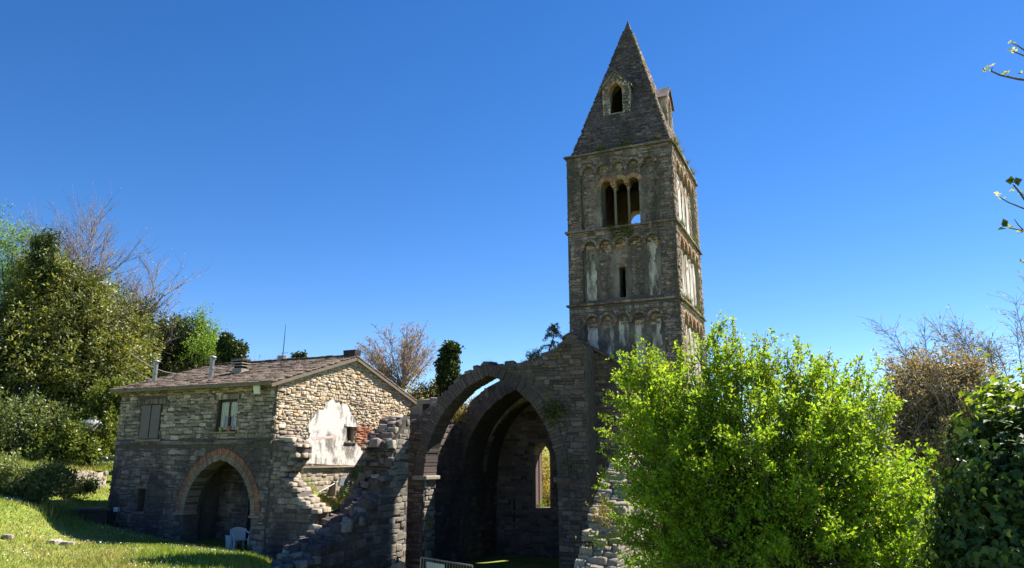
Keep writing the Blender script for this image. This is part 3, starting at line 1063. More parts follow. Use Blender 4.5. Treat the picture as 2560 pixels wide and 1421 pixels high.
for sx in (-1, 1):
    MB().tube([cpt(sx * .26, .26, .74), cpt(sx * .29, .12, .66), cpt(sx * .29, -.2, .63), cpt(sx * .285, -.25, .58)], [.025, .03, .035, .03], 6).build('armrest', M['white_plastic'], chair)
    MB().tube([cpt(sx * .285, -.25, .6), cpt(sx * .24, -.23, .4), cpt(sx * .27, -.29, 0)], [.03, .035, .025], 6).build('leg', M['white_plastic'], chair)
    MB().tube([cpt(sx * .21, .2, .42), cpt(sx * .26, .32, 0)], [.035, .025], 6).build('leg', M['white_plastic'], chair)
b = onY(578, 1367, 20.95)
bn = thing('waste_bin', 'pale open plastic bin standing behind the white chair', 'bin', (b[0], b[1], cz))
MB().add([(b[0] + x * s, b[1] + y * s, cz + z) for z, s in ((0, .8), (.5, 1)) for x, y in ((-.17, -.14), (.17, -.14), (.17, .14), (-.17, .14))], [(0, 3, 2, 1), (0, 1, 5, 4), (1, 2, 6, 5), (2, 3, 7, 6), (3, 0, 4, 7)]).build('body', M['white_plastic'], bn)
MB().box(b[0] - .185, b[0] + .185, b[1] - .155, b[1] - .135, cz + .48, cz + .52).build('rim', M['white_plastic'], bn)

# power lines from the trees to the roof
for a, b_, lab in (((325, 883), (488, 933), 'upper black power line sagging from the trees to the house roof'), ((325, 921), (440, 938), 'lower power line running from the trees to the house roof')):
    A = at(a[0], a[1], 34.5)
    B = onY(b_[0], b_[1], 24.2)
    pts = [A + (B - A) * k / 8 + np.array([0, 0, -.35 * math.sin(math.pi * k / 8)]) for k in range(9)]
    tag(MB().tube(pts, .02, 5).build('power_line', M['cable']), lab, 'cable')

# ================================================================== BELL TOWER
TX0, TX1, TY0, TY1 = -9.7, -5.26, 27.0, 32.4
TC = [5.86, 8.95, 12.3]
tower = thing('bell_tower', 'tall dark square stone bell tower with pyramid spire and blind arches', 'tower', (-7.48, 29.7, -4.5))
ts = Stones(tower)
REL = .15
FT, ST = front(TY0), side(TX1)


def jag(P, s=.02):
    return [(a + rng.normal(0, s), b + rng.normal(0, s)) for a, b in P]


def belfry_hole(uc, z0, zs, lw, cw):
    """outline of a three-light window: arches meet over the two columns"""
    P = [(uc - 1.5 * lw - cw, z0), (uc + 1.5 * lw + cw, z0)]
    top = []
    for k in range(3):
        a = uc - 1.5 * lw - cw + k * (lw + cw)
        top += pointed(a, a + lw, zs, zs + lw / 2, 7)
    return P + top[::-1]


def blind_arches(u0, u1, k):
    w = (u1 - u0) / k
    return [(u0 + i * w + .07, u0 + (i + 1) * w - .07) for i in range(k)]


def tower_face(F, a0, a1, hole_w, slit, bhole_c, is_front):
    L = a1 - a0
    le = .62 if is_front else .7
    mat = M['tower'] if is_front else M['tower_sunlit']
    pm = M['tower_plaster'] if is_front else M['tower_plaster_sunlit']
    core = [(a0 + (.0 if is_front else .6), -4.6), (a1, -4.6), (a1, TC[2]), (a0 + (.0 if is_front else .6), TC[2])]
    wh = belfry_hole(bhole_c, 9.0, 10.86, .45, .12)
    holes = [wh, slit]
    wall = slab('wall', F, core, holes, .6, M['tower_plaster_dark'] if is_front else M['tower_plaster_sunlit'], tower, n0=-REL)
    # belfry: brick arches and two columns
    for k in range(3):
        x = bhole_c - 1.5 * .45 - .12 + k * .57
        arch_ring(tower, 'brick', F, x, x + .45, 10.86, 11.085, .17, -REL + .035, -REL - .25, 6, M['brick_tower'], .006)
    for k in (0, 1):
        x = bhole_c - .5 * .45 - .06 + k * .57
        c = fr(F, x, 9.02, -REL - .3)
        col = MB().lathe(c, [(.085, 0), (.085, .06), (.06, .09), (.055, .8), (.05, 1.64)], 10).build('column', M['ruin_light'], tower)
        MB().lathe(c, [(.05, 1.64), (.065, 1.66), (.055, 1.69), (.09, 1.8), (.1, 1.84)], 8).build('capital', M['ruin_light'], col)
        d = fr(F, x, 10.72, -REL - .2)
        MB().add([tuple(fr(F, x + sx * .075, z, -REL - .05 - nn)) for z in (10.8, 10.87) for sx, nn in ((-1, 0), (1, 0), (1, .45), (-1, .45))], [(0, 1, 2, 3), (4, 7, 6, 5), (0, 4, 5, 1), (1, 5, 6, 2), (2, 6, 7, 3), (3, 7, 4, 0)]).build('abacus', M['ruin_light'], col)
    # slit: brick lining
    su0, su1, sz0, sz1 = slit[0][0], slit[1][0], slit[0][1], slit[2][1]
    arch_ring(tower, 'brick', F, su0 + .0, su1, sz1, sz1 + (su1 - su0) / 2, .09, -REL + .03, -REL - .2, 4, M['brick_tower'], .004)
    for st in range(3):
        zb = TC[st - 1] + .1 if st else -4.6
        zt = TC[st] - .02
        zs = (5.18, 8.28, 11.55)[st]
        e0 = a0 if is_front else a0 + REL
        P = [(e0, zb), (a0 + le, zb), (a0 + le, zs)]
        arcs = blind_arches(a0 + le, a1 - le, 5)
        for (b0, b1) in arcs:
            P += pointed(b0, b1, zs, zs + (b1 - b0) / 2, 6)
        P += [(a1 - le, zs), (a1 - le, zb), (a1, zb), (a1, zt), (e0, zt)]
        slab('arch_band', F, P, [], REL, M['mortar_dark'] if is_front else M['mortar_light'], tower)
        rg = region([(a0 if q[0] == e0 else q[0], q[1]) for q in P])
        arch_keep = []
        for (b0, b1) in arcs:
            arch_keep.append(pointed(b0 - .09, b1 + .09, zs, zs + (b1 - b0) / 2 + .09, 6))
            arch_ring(tower, 'brick', F, b0, b1, zs, zs + (b1 - b0) / 2, .1, .03, -REL + .01, 4, M['brick_tower'] if not is_front else M['tower'], .006)
            c_ = MB()
            c_.add([tuple(fr(F, b0 - .14 + sx, zs - .12 + sz, nn)) for nn in (-REL + .01, .02) for sx, sz in ((.05, 0), (.09, 0), (.14, .12), (0, .12))], [(0, 1, 2, 3), (4, 7, 6, 5), (0, 4, 5, 1), (1, 5, 6, 2), (2, 6, 7, 3), (3, 7, 4, 0)])
            c_.build('corbel', mat, tower)

        def ins(x, y, rg=rg, ak=arch_keep):
            r = rg(x, y)
            for q in ak:
                r &= ~pip(q, x, y)
            return r
        ts.wall(F, ins, (a0, a1, max(zb, 2.5), zt), mat, (.07, .15), (.16, .42), (.012, .045), skip=.04)
        # rubble showing where the render has gone from the recessed panels
        Fp = (F[0] - F[3] * REL, F[1], F[2], F[3])
        for i, (b0, b1) in enumerate(arcs):
            pn = [(b0, zb), (b1, zb)] + pointed(b0, b1, zs, zs + (b1 - b0) / 2, 6)[::-1]
            hl = [belfry_hole(bhole_c, 8.9, 10.86, .45, .12), pointed(bhole_c - .98, bhole_c + .98, 10.82, 11.3, 6) + [(bhole_c + .98, 10.6), (bhole_c - .98, 10.6)]] if st == 2 else ([rect(su0 - .1, su1 + .1, sz0, sz1 + .25)] if st == 1 else [])
            r2 = region(pn, hl)
            cover = {2: (0., 1., .25), 1: (.0, 1., .55), 0: (.72, 1., .3)}[st]
            bare = st == 2 or (st == 1 and i in (1, 2, 3))
            if not is_front:
                bare = st == 2 and i in (0, 4)
            lo = zb if bare else zs - .25
            if not bare and not (is_front and st == 1 and i not in (0, 4)):
                # what is left of the render: a thin ragged sheet inside the blind arch
                ztop = zs + (.1 if st == 1 else -.05)
                zlow = zb + (.12 if st == 1 else 0)
                nz = 26
                lft = [(b0 + .02 + abs(rng.normal(0, .03)), z_) for z_ in np.linspace(max(zlow, 2.4), ztop, nz)]
                wv = rng.uniform(.0, .35, 2)
                rgt = [(b1 - .02 - abs(rng.normal(0, .04)) - (b1 - b0) * (.3 if st == 1 else .1) * max(0, math.sin(wv[0] * 9 + z_ * (2.1 + wv[1]))), z_) for z_ in np.linspace(ztop, max(zlow, 2.4), nz)]
                slab('render_patch', F, lft + rgt, [], .03, pm, tower, n0=-REL + .02)
            hi = zs + .4
            if st == 1 and bare:
                lo = zb + .1
            ts.wall(Fp, lambda x, y, r2=r2: r2(x, y), (b0 - .05, b1 + .05, max(lo, 2.5), hi), mat, (.06, .13), (.12, .34), (.01, .035), skip=.12 if st == 2 else .2, matf=(lambda u, v, zs=zs, st=st, mat=mat: M['brick_tower'] if (st < 2 and v > zs - .3 and rng.random() < .55) else mat))
    return wall


slF = [(-7.62, 6.05), (-7.36, 6.05), (-7.36, 7.35), (-7.49, 7.5), (-7.62, 7.35)]
tower_face(FT, TX0, TX1, 1, rect(-7.62, -7.36, 6.1, 7.35), -7.46, True)
tower_face(ST, TY0, TY1, 1, rect(29.55, 29.85, 6.1, 7.5), 29.7, False)
# left and rear walls
slab('left_wall', (np.array([TX0, 0, 0.]), np.array([0, 1., 0]), np.array([0, 0, 1.]), np.array([-1., 0, 0])), [(TY0 + .76, -4.6), (TY1, -4.6), (TY1, 12.3), (TY0 + .76, 12.3)], [], .6, M['tower'], tower)
bx = XZ(31.8, [(1571, 550)])[0][0]
bh = [(bx, 9.9), (bx + .7, 9.9)] + pointed(bx, bx + .7, 10.9, 11.27, 8)[::-1]
slab('rear_wall', (np.array([0, TY1, 0.]), np.array([1., 0, 0]), np.array([0, 0, 1.]), np.array([0, 1., 0])), [(TX0 + .6, -4.6), (TX1 - .76, -4.6), (TX1 - .76, 12.3), (TX0 + .6, 12.3)], [bh], .6, M['tower_sunlit'], tower)
for z in TC:
    for (x0, x1, y0, y1) in ((TX0 - .1, TX1 + .1, TY0 - .1, TY0 + .5), (TX0 - .1, TX1 + .1, TY1 - .5, TY1 + .1), (TX0 - .1, TX0 + .5, TY0 + .5, TY1 - .5), (TX1 - .5, TX1 + .1, TY0 + .5, TY1 - .5)):
        lo, hi = (x0, x1) if x1 - x0 > y1 - y0 else (y0, y1)
        u = lo
        while u < hi - .01:
            w = min(rng.uniform(.5, .9), hi - u)
            if hi - u - w < .25:
                w = hi - u
            jx = rng.uniform(0, .02)
            if x1 - x0 > y1 - y0:
                MB().box(u, u + w - .006, y0 - (jx if y0 < 28 else 0), y1, z - .01 + rng.uniform(-.01, .01), z + .07 + rng.uniform(-.015, .015), .004).build('cornice_stone', M['tower'], tower)
            else:
                MB().box(x0, x1 + (jx if x1 > -6 else 0), u, u + w - .006, z - .01 + rng.uniform(-.01, .01), z + .07 + rng.uniform(-.015, .015), .004).build('cornice_stone', M['tower'], tower)
            u += w
MB().box(TX0 + .61, TX1 - .77, TY0 + .77, TY1 - .61, 8.8, 8.95).build('belfry_floor', M['dark_wood'], tower)

# spire
ZB, ZT = 12.39, 19.35
AP = np.array([-7.48, 29.72, 19.95])
BX0, BX1, BY0, BY1 = TX0 + .2, TX1 - .05, TY0 + .12, TY1 - .12


def spire_frame(kind):
    if kind == 'front':
        b = np.array([AP[0], BY0, ZB])
    elif kind == 'right':
        b = np.array([BX1, AP[1], ZB])
    elif kind == 'left':
        b = np.array([BX0, AP[1], ZB])
    else:
        b = np.array([AP[0], BY1, ZB])
    V_ = AP - b
    L = np.linalg.norm(V_)
    V_ = V_ / L
    U_ = {'front': np.array([1., 0, 0]), 'right': np.array([0, 1., 0]), 'left': np.array([0, -1., 0]), 'rear': np.array([-1., 0, 0])}[kind]
    return (b, U_, V_, np.cross(U_, V_)), L


DORM = {}
for kind in ('front', 'right', 'left', 'rear'):
    F, L = spire_frame(kind)
    if kind in ('front', 'rear'):
        l, r = BX0 - AP[0], BX1 - AP[0]
        if kind == 'rear':
            l, r = -r, -l
    else:
        l, r = BY0 - AP[1], BY1 - AP[1]
        if kind == 'left':
            l, r = -r, -l
    f = .92
    tri = [(l, 0), (r, 0), (r * (1 - f), L * f), (l * (1 - f), L * f)]
    holes = []
    if kind in ('front', 'right'):
        uc = -.17 if kind == 'front' else .1
        vb = 2.1 if kind == 'front' else 1.9
        holes = [[(uc - .28, vb), (uc + .28, vb), (uc + .28, vb + 1.75), (uc - .28, vb + 1.75)]]
        DORM[kind] = (F, uc, vb, L)
    slab('spire_face', F, tri, holes, .12, M['mortar_dark'] if kind != 'right' else M['tower_sunlit'], tower)
    if kind in ('front', 'right', 'left'):
        rg = region([(l * 1.035, 0), (r * 1.035, 0), (r * (1 - f) * 1.2, L * f), (l * (1 - f) * 1.2, L * f)], holes)
        v = 0
        ts.wall(F, rg, (l, r, 0, L * f), M['spire'] if kind != 'right' else M['tower_sunlit'], (.06, .12), (.12, .34), (.015, .05), skip=.01)
fz = AP[2] - .62
MB().add([(AP[0] - .17, AP[1] - .2, fz), (AP[0] + .17, AP[1] - .2, fz), (AP[0] + .17, AP[1] + .2, fz), (AP[0] - .17, AP[1] + .2, fz), (AP[0], AP[1], AP[2] + .05)], [(0, 1, 4), (1, 2, 4), (2, 3, 4), (3, 0, 4), (0, 3, 2, 1)]).build('finial', M['spire'], tower)

for kind in ('front', 'right'):
    F, uc, vb, L = DORM[kind]
    b = fr(F, uc, vb - .05, 0)           # foot of the dormer on the spire
    G = front(b[1] - .02) if kind == 'front' else side(b[0] + .02)
    c = b[0] if kind == 'front' else b[1]
    z0 = b[2]
    hw, he, hr = (.6, 1.3, 1.98) if kind == 'front' else (.62, 1.3, 1.95)
    out = [(c - hw, z0), (c + hw, z0), (c + hw, z0 + he), (c, z0 + hr), (c - hw, z0 + he)]
    op = [(c - .28, z0 + .06), (c + .28, z0 + .06)] + pointed(c - .28, c + .28, z0 + 1.0, z0 + 1.48, 7)[::-1]
    mt = M['tower'] if kind == 'front' else M['tower_sunlit']
    d = slab('dormer', G, out, [op], .3, M['tower_plaster'] if kind == 'front' else M['tower_plaster_sunlit'], tower)
    arch_ring(d, 'brick', G, c - .28, c + .28, z0 + 1.0, z0 + 1.48, .1, .03, -.28, 5, M['brick_tower'], .005)
    rgd = region(out, [[(c - .29, z0), (c + .29, z0), (c + .29, z0 + 1.0), (c - .29, z0 + 1.0)], pointed(c - .39, c + .39, z0 + .98, z0 + 1.6, 6)])
    ts.wall(G, rgd, (c - hw, c + hw, z0, z0 + hr), mt, (.07, .13), (.12, .28), (.01, .03))
    for s in (-1, 1):    # cheeks and roof slabs running back into the spire
        P = [fr(G, c + s * (hw - .12), z0 + .02, -.3), fr(G, c + s * hw, z0 + .02, -.3), fr(G, c + s * hw, z0 + he, -.3), fr(G, c + s * (hw - .12), z0 + he, -.3),
             fr(G, c + s * (hw - .12), z0 + .3, -.75), fr(G, c + s * hw, z0 + .3, -.75), fr(G, c + s * hw, z0 + he, -.9), fr(G, c + s * (hw - .12), z0 + he, -.9)]
        MB().hexa(P).build('cheek', mt, d)
        a, q = (c + s * (hw + .12), z0 + he - .13), (c, z0 + hr)
        P = [fr(G, *a, .1), fr(G, *q, .1), fr(G, *q, -1.3), fr(G, *a, -1.0), fr(G, a[0], a[1] + .08, .1), fr(G, q[0], q[1] + .08, .1), fr(G, q[0], q[1] + .08, -1.3), fr(G, a[0], a[1] + .08, -1.0)]
        MB().hexa(P).build('dormer_roof', M['tower'], d)
ts.flush()

# ================================================================== CHURCH RUIN: arches and choir
YA = 25.2
church = thing('church_ruin', 'roofless ruined church choir with a big open pointed arch and dark vaulted interior', 'church ruin', (-11.8, 24.4, -4.6))
cs = Stones(church)
CL, CR, CS_, CA = -15.22, -9.61, -0.756, 3.05
FA = front(YA)
top = XZ(YA, [(915, 1128), (940, 1105), (968, 1098), (985, 1082), (1008, 1072), (1025, 1056), (1045, 1050), (1062, 1032), (1072, 1018), (1088, 1008), (1110, 985), (1122, 976), (1135, 960), (1150, 946), (1162, 935), (1180, 926), (1198, 919), (1205, 908), (1222, 909), (1232, 917), (1262, 912), (1300, 909), (1335, 902), (1350, 892), (1376, 880), (1398, 866), (1410, 848), (1422, 833), (1440, 846), (1466, 866)])
wall_out = [(-18.2, -4.8), (CL, -4.8)] + pointed(CL, CR, CS_, CA, 20) + [(CR, -4.8), (top[-1][0], -4.8)] + top[::-1] + [(-18.2, top[0][1] - .1)]
slab('arch_wall', FA, wall_out, [], .9, M['mortar_dark'], church)
RT = .42
keep = pointed(CL - RT, CR + RT, CS_, CA + RT * 1.1, 16)
rg = region(wall_out)
cs.wall(FA, lambda x, y: rg(x, y) & ~(pip(keep, x, y) & (y > CS_)), (-18.2, -8.3, -4.7, 4.6), M['ruin'], (.1, .21), (.2, .55), (.02, .07), skip=.02, tilt=.03, rub=.06)
arch_ring(church, 'voussoir', FA, CL, CR, CS_, CA, RT, .04, -.92, 40, M['voussoir'], .03, .007)
# left pier jamb stones, sunlight put into their colour, and impost mouldings
cs.wall(side(CL), region([(YA, -4.7), (YA + .9, -4.7), (YA + .9, CS_), (YA, CS_)]), (YA, YA + .9, -4.7, CS_), M['ruin_light'], (.14, .3), (.22, .5), (.01, .04))
for x0, x1, y0, y1 in ((CL - .5, CL + .16, YA - .1, YA + 1.0), (CR - .16, CR + .5, YA - .1, YA + 1.0)):
    MB().box(x0, x1, y0, y1, CS_ - .17, CS_ - .0, .012).build('impost', M['ruin_light'] if x0 < -12 else M['ruin'], church, bevel=.04)  # left impost paler, its sunlight painted in

# broken wall behind, tops in the sun
tb = XZ(26.2, [(925, 1100), (934, 1082), (985, 1078), (990, 1054), (1024, 1046), (1030, 1022), (1046, 1008), (1112, 1003)])
tb[0] = (max(tb[0][0], -18.15), tb[0][1])
ob = [(tb[0][0], -4.8), (-15.95, -4.8), (-15.95, tb[-1][1])] + [q for q in tb[::-1] if q[0] < -15.95]
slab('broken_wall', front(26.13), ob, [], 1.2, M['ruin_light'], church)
for i in range(len(tb) - 1):
    (a, za), (b, zb) = tb[i], tb[i + 1]
    if b - a > .35:
        for k in range(3):
            for m in range(2):
                u0, u1 = a + (b - a) * m / 2, a + (b - a) * (m + 1) / 2
                cs.add(((u0 + u1) / 2, 26.3 + k * .4, (za + zb) / 2 - .01), np.array([u1 - u0 + rng.uniform(-.05, .12), 0, rng.normal(0, .02)]), np.array([0, .42, 0]), np.array([0, 0, rng.uniform(.08, .2)]), M['ruin_light'])

# second arch
Y2 = 29.4
L2, R2, S2, A2 = -15.75, -10.55, -0.84, 2.86
o2 = XZ(Y2, [(1110, 1062), (1128, 1058), (1150, 1030), (1168, 1020), (1180, 1000), (1200, 984), (1216, 970), (1240, 957), (1264, 945), (1300, 942)])
out2 = [(-17.2, -4.8), (L2, -4.8)] + pointed(L2, R2, S2, A2, 20) + [(R2, -4.8), (-9.8, -4.8), (-9.8, 3.3), (-12.2, 3.35)] + o2[::-1] + [(-17.2, o2[0][1])]
slab('second_arch_wall', front(Y2), out2, [], .7, M['mortar_dark'], church)
rg2 = region(out2)
keep2 = pointed(L2 - .42, R2 + .42, S2, A2 + .46, 16)
cs.wall(front(Y2), lambda x, y: rg2(x, y) & ~(pip(keep2, x, y) & (y > S2)), (-17.2, -9.8, -4.7, 3.4), M['ruin'], (.12, .24), (.22, .6), (.02, .06), skip=.02)
arch_ring(church, 'voussoir', front(Y2), L2, R2, S2, A2, .42, .03, -.72, 34, M['voussoir'], .025, .007)
# choir side walls, third arch, vault and end wall
YE = 33.0
XW = -15.8
cw = [(26.12, -4.8), (YE, -4.8), (YE, 2.2), (29.4, 2.3), (29.4, 1.5), (28.4, 1.25), (27.2, 1.3), (26.12, 1.7)]
slab('choir_left_wall', side(XW), cw, [], .9, M['mortar_dark'], church)
cs.wall(side(XW), region(cw), (26.12, YE, -4.7, 2.3), M['ruin'], (.14, .28), (.3, .7), (.01, .05))
MB().box(XW - .03, XW + .14, 26.12, YE, CS_ - .15, CS_ - .02, .015).build('impost', M['ruin'], church)
slab('choir_right_wall', (np.array([-9.8, 0, 0.]), np.array([0, -1., 0]), np.array([0, 0, 1.]), np.array([-1., 0, 0])), [(-YE, -4.8), (-26.12, -4.8), (-26.12, 2.6), (-YE, 2.6)], [], .35, M['ruin'], church)
Y3 = 31.3
L3, R3, A3 = -15.72, -10.3, 2.65
out3 = [(L3, CS_)] + pointed(L3, R3, CS_, A3, 20)[1:-1] + [(R3, CS_), (R3, 3.2), (L3, 3.2)]
slab('third_arch_wall', front(Y3 + .1), out3, [], .4, M['mortar_dark'], church)
arch_ring(church, 'voussoir', front(Y3), L3, R3, CS_, A3, .36, .02, -.4, 16, M['ruin_light'], .015, .008)  # paler ring imitates skylight on its front edge
vp = pointed(L3, R3, CS_, A3 + .3, 16)
vv, vf = [], []
VY = (30.12, 31.0, 32.0, YE)
for i, (u, z) in enumerate(vp):
    for y in VY:
        vv.append((u, y, z))
    for y in VY:
        vv.append((u * 1.0 + (-.15 if u < -13 else .15), y, z + .25))
for i in range(len(vp) - 1):
    for k in range(3):
        for o_ in (0, 4):
            q = (i * 8 + o_ + k, i * 8 + o_ + k + 1, (i + 1) * 8 + o_ + k + 1, (i + 1) * 8 + o_ + k)
            vf.append(q)
MB().add(vv, vf).build('vault', M['ruin'], church)
(wx0, wz0), (wx1, _), (_, wz1), (_, wz2) = XZ(YE, [(1340, 1270), (1376, 1270), (1340, 1138), (1358, 1112)])
wo_ = [(wx0, wz0), (wx1, wz0)] + pointed(wx0, wx1, wz1, wz2, 8)[::-1]
(qx0, qz0), (qx1, qz1) = XZ(YE, [(1283, 1338), (1288, 1238)])
slit_e = rect(qx0, qx1, qz0, qz1)
slab('choir_end_wall', front(YE), [(XW - .9, -4.8), (-9.4, -4.8), (-9.4, 3.2), (XW - .9, 3.2)], [wo_, slit_e], .8, M['ruin'], church)
cs.wall(front(YE), region([(XW, -4.7), (-9.8, -4.7), (-9.8, 2.2), (XW, 2.2)], [slit_e, [(wx0 - .1, wz0 - .05), (wx1 + .1, wz0 - .05), (wx1 + .1, wz1)] + pointed(wx0 - .1, wx1 + .1, wz1, wz2 + .1, 8)[::-1][1:-1] + [(wx0 - .1, wz1)]]), (XW, -9.8, -4.7, 2.2), M['ruin'], (.14, .28), (.3, .6), (.01, .04))
wf = MB()
for u in (wx0 + .02, wx1 - .02):
    wf.box(u - .02, u + .02, YE + .4, YE + .46, wz0, wz1)
wf.build('window_frame', M['clay'], church)
arch_ring(church, 'brick', front(YE), wx0, wx1, wz1, wz2, .1, .03, -.3, 5, M['brick_tower'], .005)
# wall closing the transept on the right, sloping coping
tr = XZ(26.15, [(1440, 852), (1466, 868), (1545, 908), (1600, 936)])
tout = [(-9.0, -4.8), (-4.9, -4.8), (-4.9, tr[-1][1] - .6), tr[3], tr[2], tr[1], (-9.0, tr[0][1])]
slab('transept_wall', front(26.15), tout, [], .7, M['mortar_dark'], church)
rt = region(tout)
cs.wall(front(26.15), rt, (-9.0, -4.9, -4.7, 4.6), M['ruin'], (.11, .22), (.22, .55), (.02, .06), skip=.02)
for i in range(7):
    a = np.array([tr[0][0] + (tr[3][0] - tr[0][0]) * i / 7, 0, tr[0][1] + (tr[3][1] - tr[0][1]) * i / 7])
    b = np.array([tr[0][0] + (tr[3][0] - tr[0][0]) * (i + 1) / 7, 0, tr[0][1] + (tr[3][1] - tr[0][1]) * (i + 1) / 7])
    P = [(a[0], 26.0, a[2]), (b[0] - .01, 26.0, b[2]), (b[0] - .01, 26.93, b[2]), (a[0], 26.93, a[2])]
    MB().hexa(P + [(p[0], p[1], p[2] + .1 + rng.uniform(-.02, .02)) for p in P]).build('coping_stone', M['ruin'], church)
# pier side facing the transept
slab('pier_side', side(top[-1][0] - .02), [(YA + .9, -4.8), (26.14, -4.8), (26.14, 3.8), (YA + .9, top[-1][1] - .05)], [], .5, M['mortar_dark'], church)
# loose stones lying along the broken top of the arch wall
for i in range(len(top) - 1):
    (a, za), (b, zb) = top[i], top[i + 1]
    n = max(1, int(math.hypot(b - a, zb - za) / .3))
    for k in range(n):
        f0 = (k + .5) / n
        u, z = a + (b - a) * f0, za + (zb - za) * f0
        t_ = math.atan2(zb - za, b - a)
        t_ = t_ * .6
        for m in range(3):
            cs.add((u + rng.normal(0, .04), YA + .15 + .3 * m, z + rng.uniform(-.05, .02)), np.array([math.cos(t_), 0, math.sin(t_)]) * rng.uniform(.25, .42), np.array([0, .32, 0]), np.array([-math.sin(t_), 0, math.cos(t_)]) * rng.uniform(.04, .14), M['ruin'])
cs.flush()

# ================================================================== RUINED NAVE WALLS
nave = thing('ruined_wall', 'broken nave wall in shade, its end falling in rough stone steps towards the viewer', 'ruined wall', (-15.7, 20.5, -4.6))
ns_ = Stones(nave)
X0, X1 = -16.3, -15.2
prof = [(24.0, 1.5), (23.75, 1.32), (23.5, 1.1), (23.25, .82), (22.95, .5), (22.85, .0), (22.7, -.5), (22.5, -.95), (22.1, -1.4), (21.5, -1.75), (21.2, -2.0), (20.4, -2.25), (19.85, -2.55), (19.3, -2.8), (18.6, -3.1), (18.15, -3.35), (17.6, -3.7), (17.0, -4.4)]
npoly = [(24.0, -4.8), (24.0, 1.5)] + prof[1:] + [(16.9, -4.8)]
npoly_s = [(a, b) for a, b in npoly]
slab('wall_core', side(X1), npoly_s[::-1], [], X1 - X0, M['mortar_dark'], nave)
rn = region(npoly_s)
ns_.wall(side(X1), rn, (16.9, 23.98, -4.7, 1.5), M['ruin'], (.14, .28), (.3, .7), (.02, .06), matf=lambda u, v: M['ruin_light'] if u > 22.7 else M['ruin'])  # paler stones paint the sunlit strip next to the arch
# rubble of the broken end
for i in range(38):
    y = 22.95 - i * .158
    z = np.interp(-y, [-a for a, b in prof], [b for a, b in prof])
    x = X0 - rng.uniform(0, .2)
    while x < X1 - .08:
        w = min(rng.uniform(.18, .52), X1 + .1 - x)
        t_ = rng.normal(0, .16)
        q_ = rng.normal(0, .1)
        Uv = np.array([math.cos(t_), math.sin(t_), q_])
        Vv = np.array([-math.sin(t_), math.cos(t_), rng.normal(0, .12)])
        ns_.add((x + w / 2, y - .1 + rng.normal(0, .07), z - .1 + rng.normal(0, .05)), Uv * w * 1.04, Vv * rng.uniform(.26, .42), np.cross(Uv, Vv) * rng.uniform(.08, .2), M['ruin_light'] if rng.random() < .22 else M['ruin'])
        x += w
ns_.wall(front(22.86), region(rect(X0, X1, -1.7, .45)), (X0, X1, -1.7, .45), M['ruin'], (.06, .13), (.15, .45), (.04, .34), rub=.1, tilt=.05)
for i in range(26):
    yy, zz = 22.9 + rng.uniform(-.1, 1.0), 0
    zz = np.interp(-yy, [-a for a, b in prof], [b for a, b in prof])
    ns_.add((rng.uniform(X0 + .1, X1 - .2), yy, zz), np.array([rng.uniform(.25, .55), rng.normal(0, .06), 0]), np.array([0, rng.uniform(.2, .4), rng.normal(0, .05)]), np.array([0, 0, rng.uniform(.06, .16)]), M['ruin_light'] if rng.random() < .5 else M['ruin'])
ns_.flush()

stub = thing('broken_wall_stub', 'toothed stub of broken wall joining the house corner, lower part in shade', 'ruined wall', (-17.3, 20.3, -4.4))
ss = Stones(stub)
so = [(XR + .01, -4.6), (X0 + .02, -4.6), (X0 + .02, -1.85)] + XZ(20.0, [(790, 1276), (772, 1268), (760, 1256), (748, 1246), (738, 1228), (728, 1212), (716, 1200), (708, 1188), (716, 1172), (728, 1160), (740, 1140), (742, 1112), (728, 1102), (712, 1096)])
so += [(XR + .01, .52)]
slab('wall_core', front(YF), so, [], .8, M['mortar_dark'], stub)
rs = region(so)
ss.wall(front(YF), rs, (XR, X0 + .05, -4.5, .6), M['facade_low'], (.11, .22), (.25, .6), (.02, .06))
rr = Stones(stub, 'toothing_stone')
for i, (a, z) in enumerate(so[3:-1]):
    for m in range(3):
        rr.add((a - .1 + rng.uniform(-.05, .08), YF + .1 + m * .27, z + rng.uniform(-.06, .03)), np.array([.32, 0, 0]), np.array([0, .27, 0]), np.array([0, 0, rng.uniform(.06, .12)]), M['gable_low'])
zz = .5
while zz > -1.2:      # long stones left sticking out of the sunlit broken edge
    a = np.interp(-zz, [-.5, -.1, .3, .7, 1.2], [-17.62, -17.55, -17.85, -17.9, -17.45])
    for m in range(2):
        rr.add((a + rng.uniform(-.05, .12), YF + .2 + m * .4, zz), np.array([0, .4, 0]), np.array([0, 0, .1]), np.array([rng.uniform(.08, .2), 0, 0]), M['gable_low'])
    zz -= .12
rr.flush()
ss.flush()
# earth terrace between the gable and the church
tz = []
TXs, TYs = np.linspace(XR - .05, X0 + .05, 12), np.linspace(20.7, 29.2, 30)
A_, B_ = np.meshgrid(TXs, TYs, indexing='ij')
TZ = np.minimum(np.interp(A_, [XR, XR + .4, XR + 1.15, X0], [-.55, -.9, -1.55, -1.8]), np.interp(B_, [20.7, 21.1, 21.6, 22.2, 29], [-.6, -.8, -1.3, -1.72, -1.6])) + rng.normal(0, .02, A_.shape)
ti = np.arange(12 * 30).reshape(12, 30)
obj_np('terrace', np.stack([A_, B_, TZ], -1), np.stack([ti[:-1, :-1], ti[1:, :-1], ti[1:, 1:], ti[:-1, 1:]], -1).reshape(-1, 4), M['ground'], None, 'structure', True)

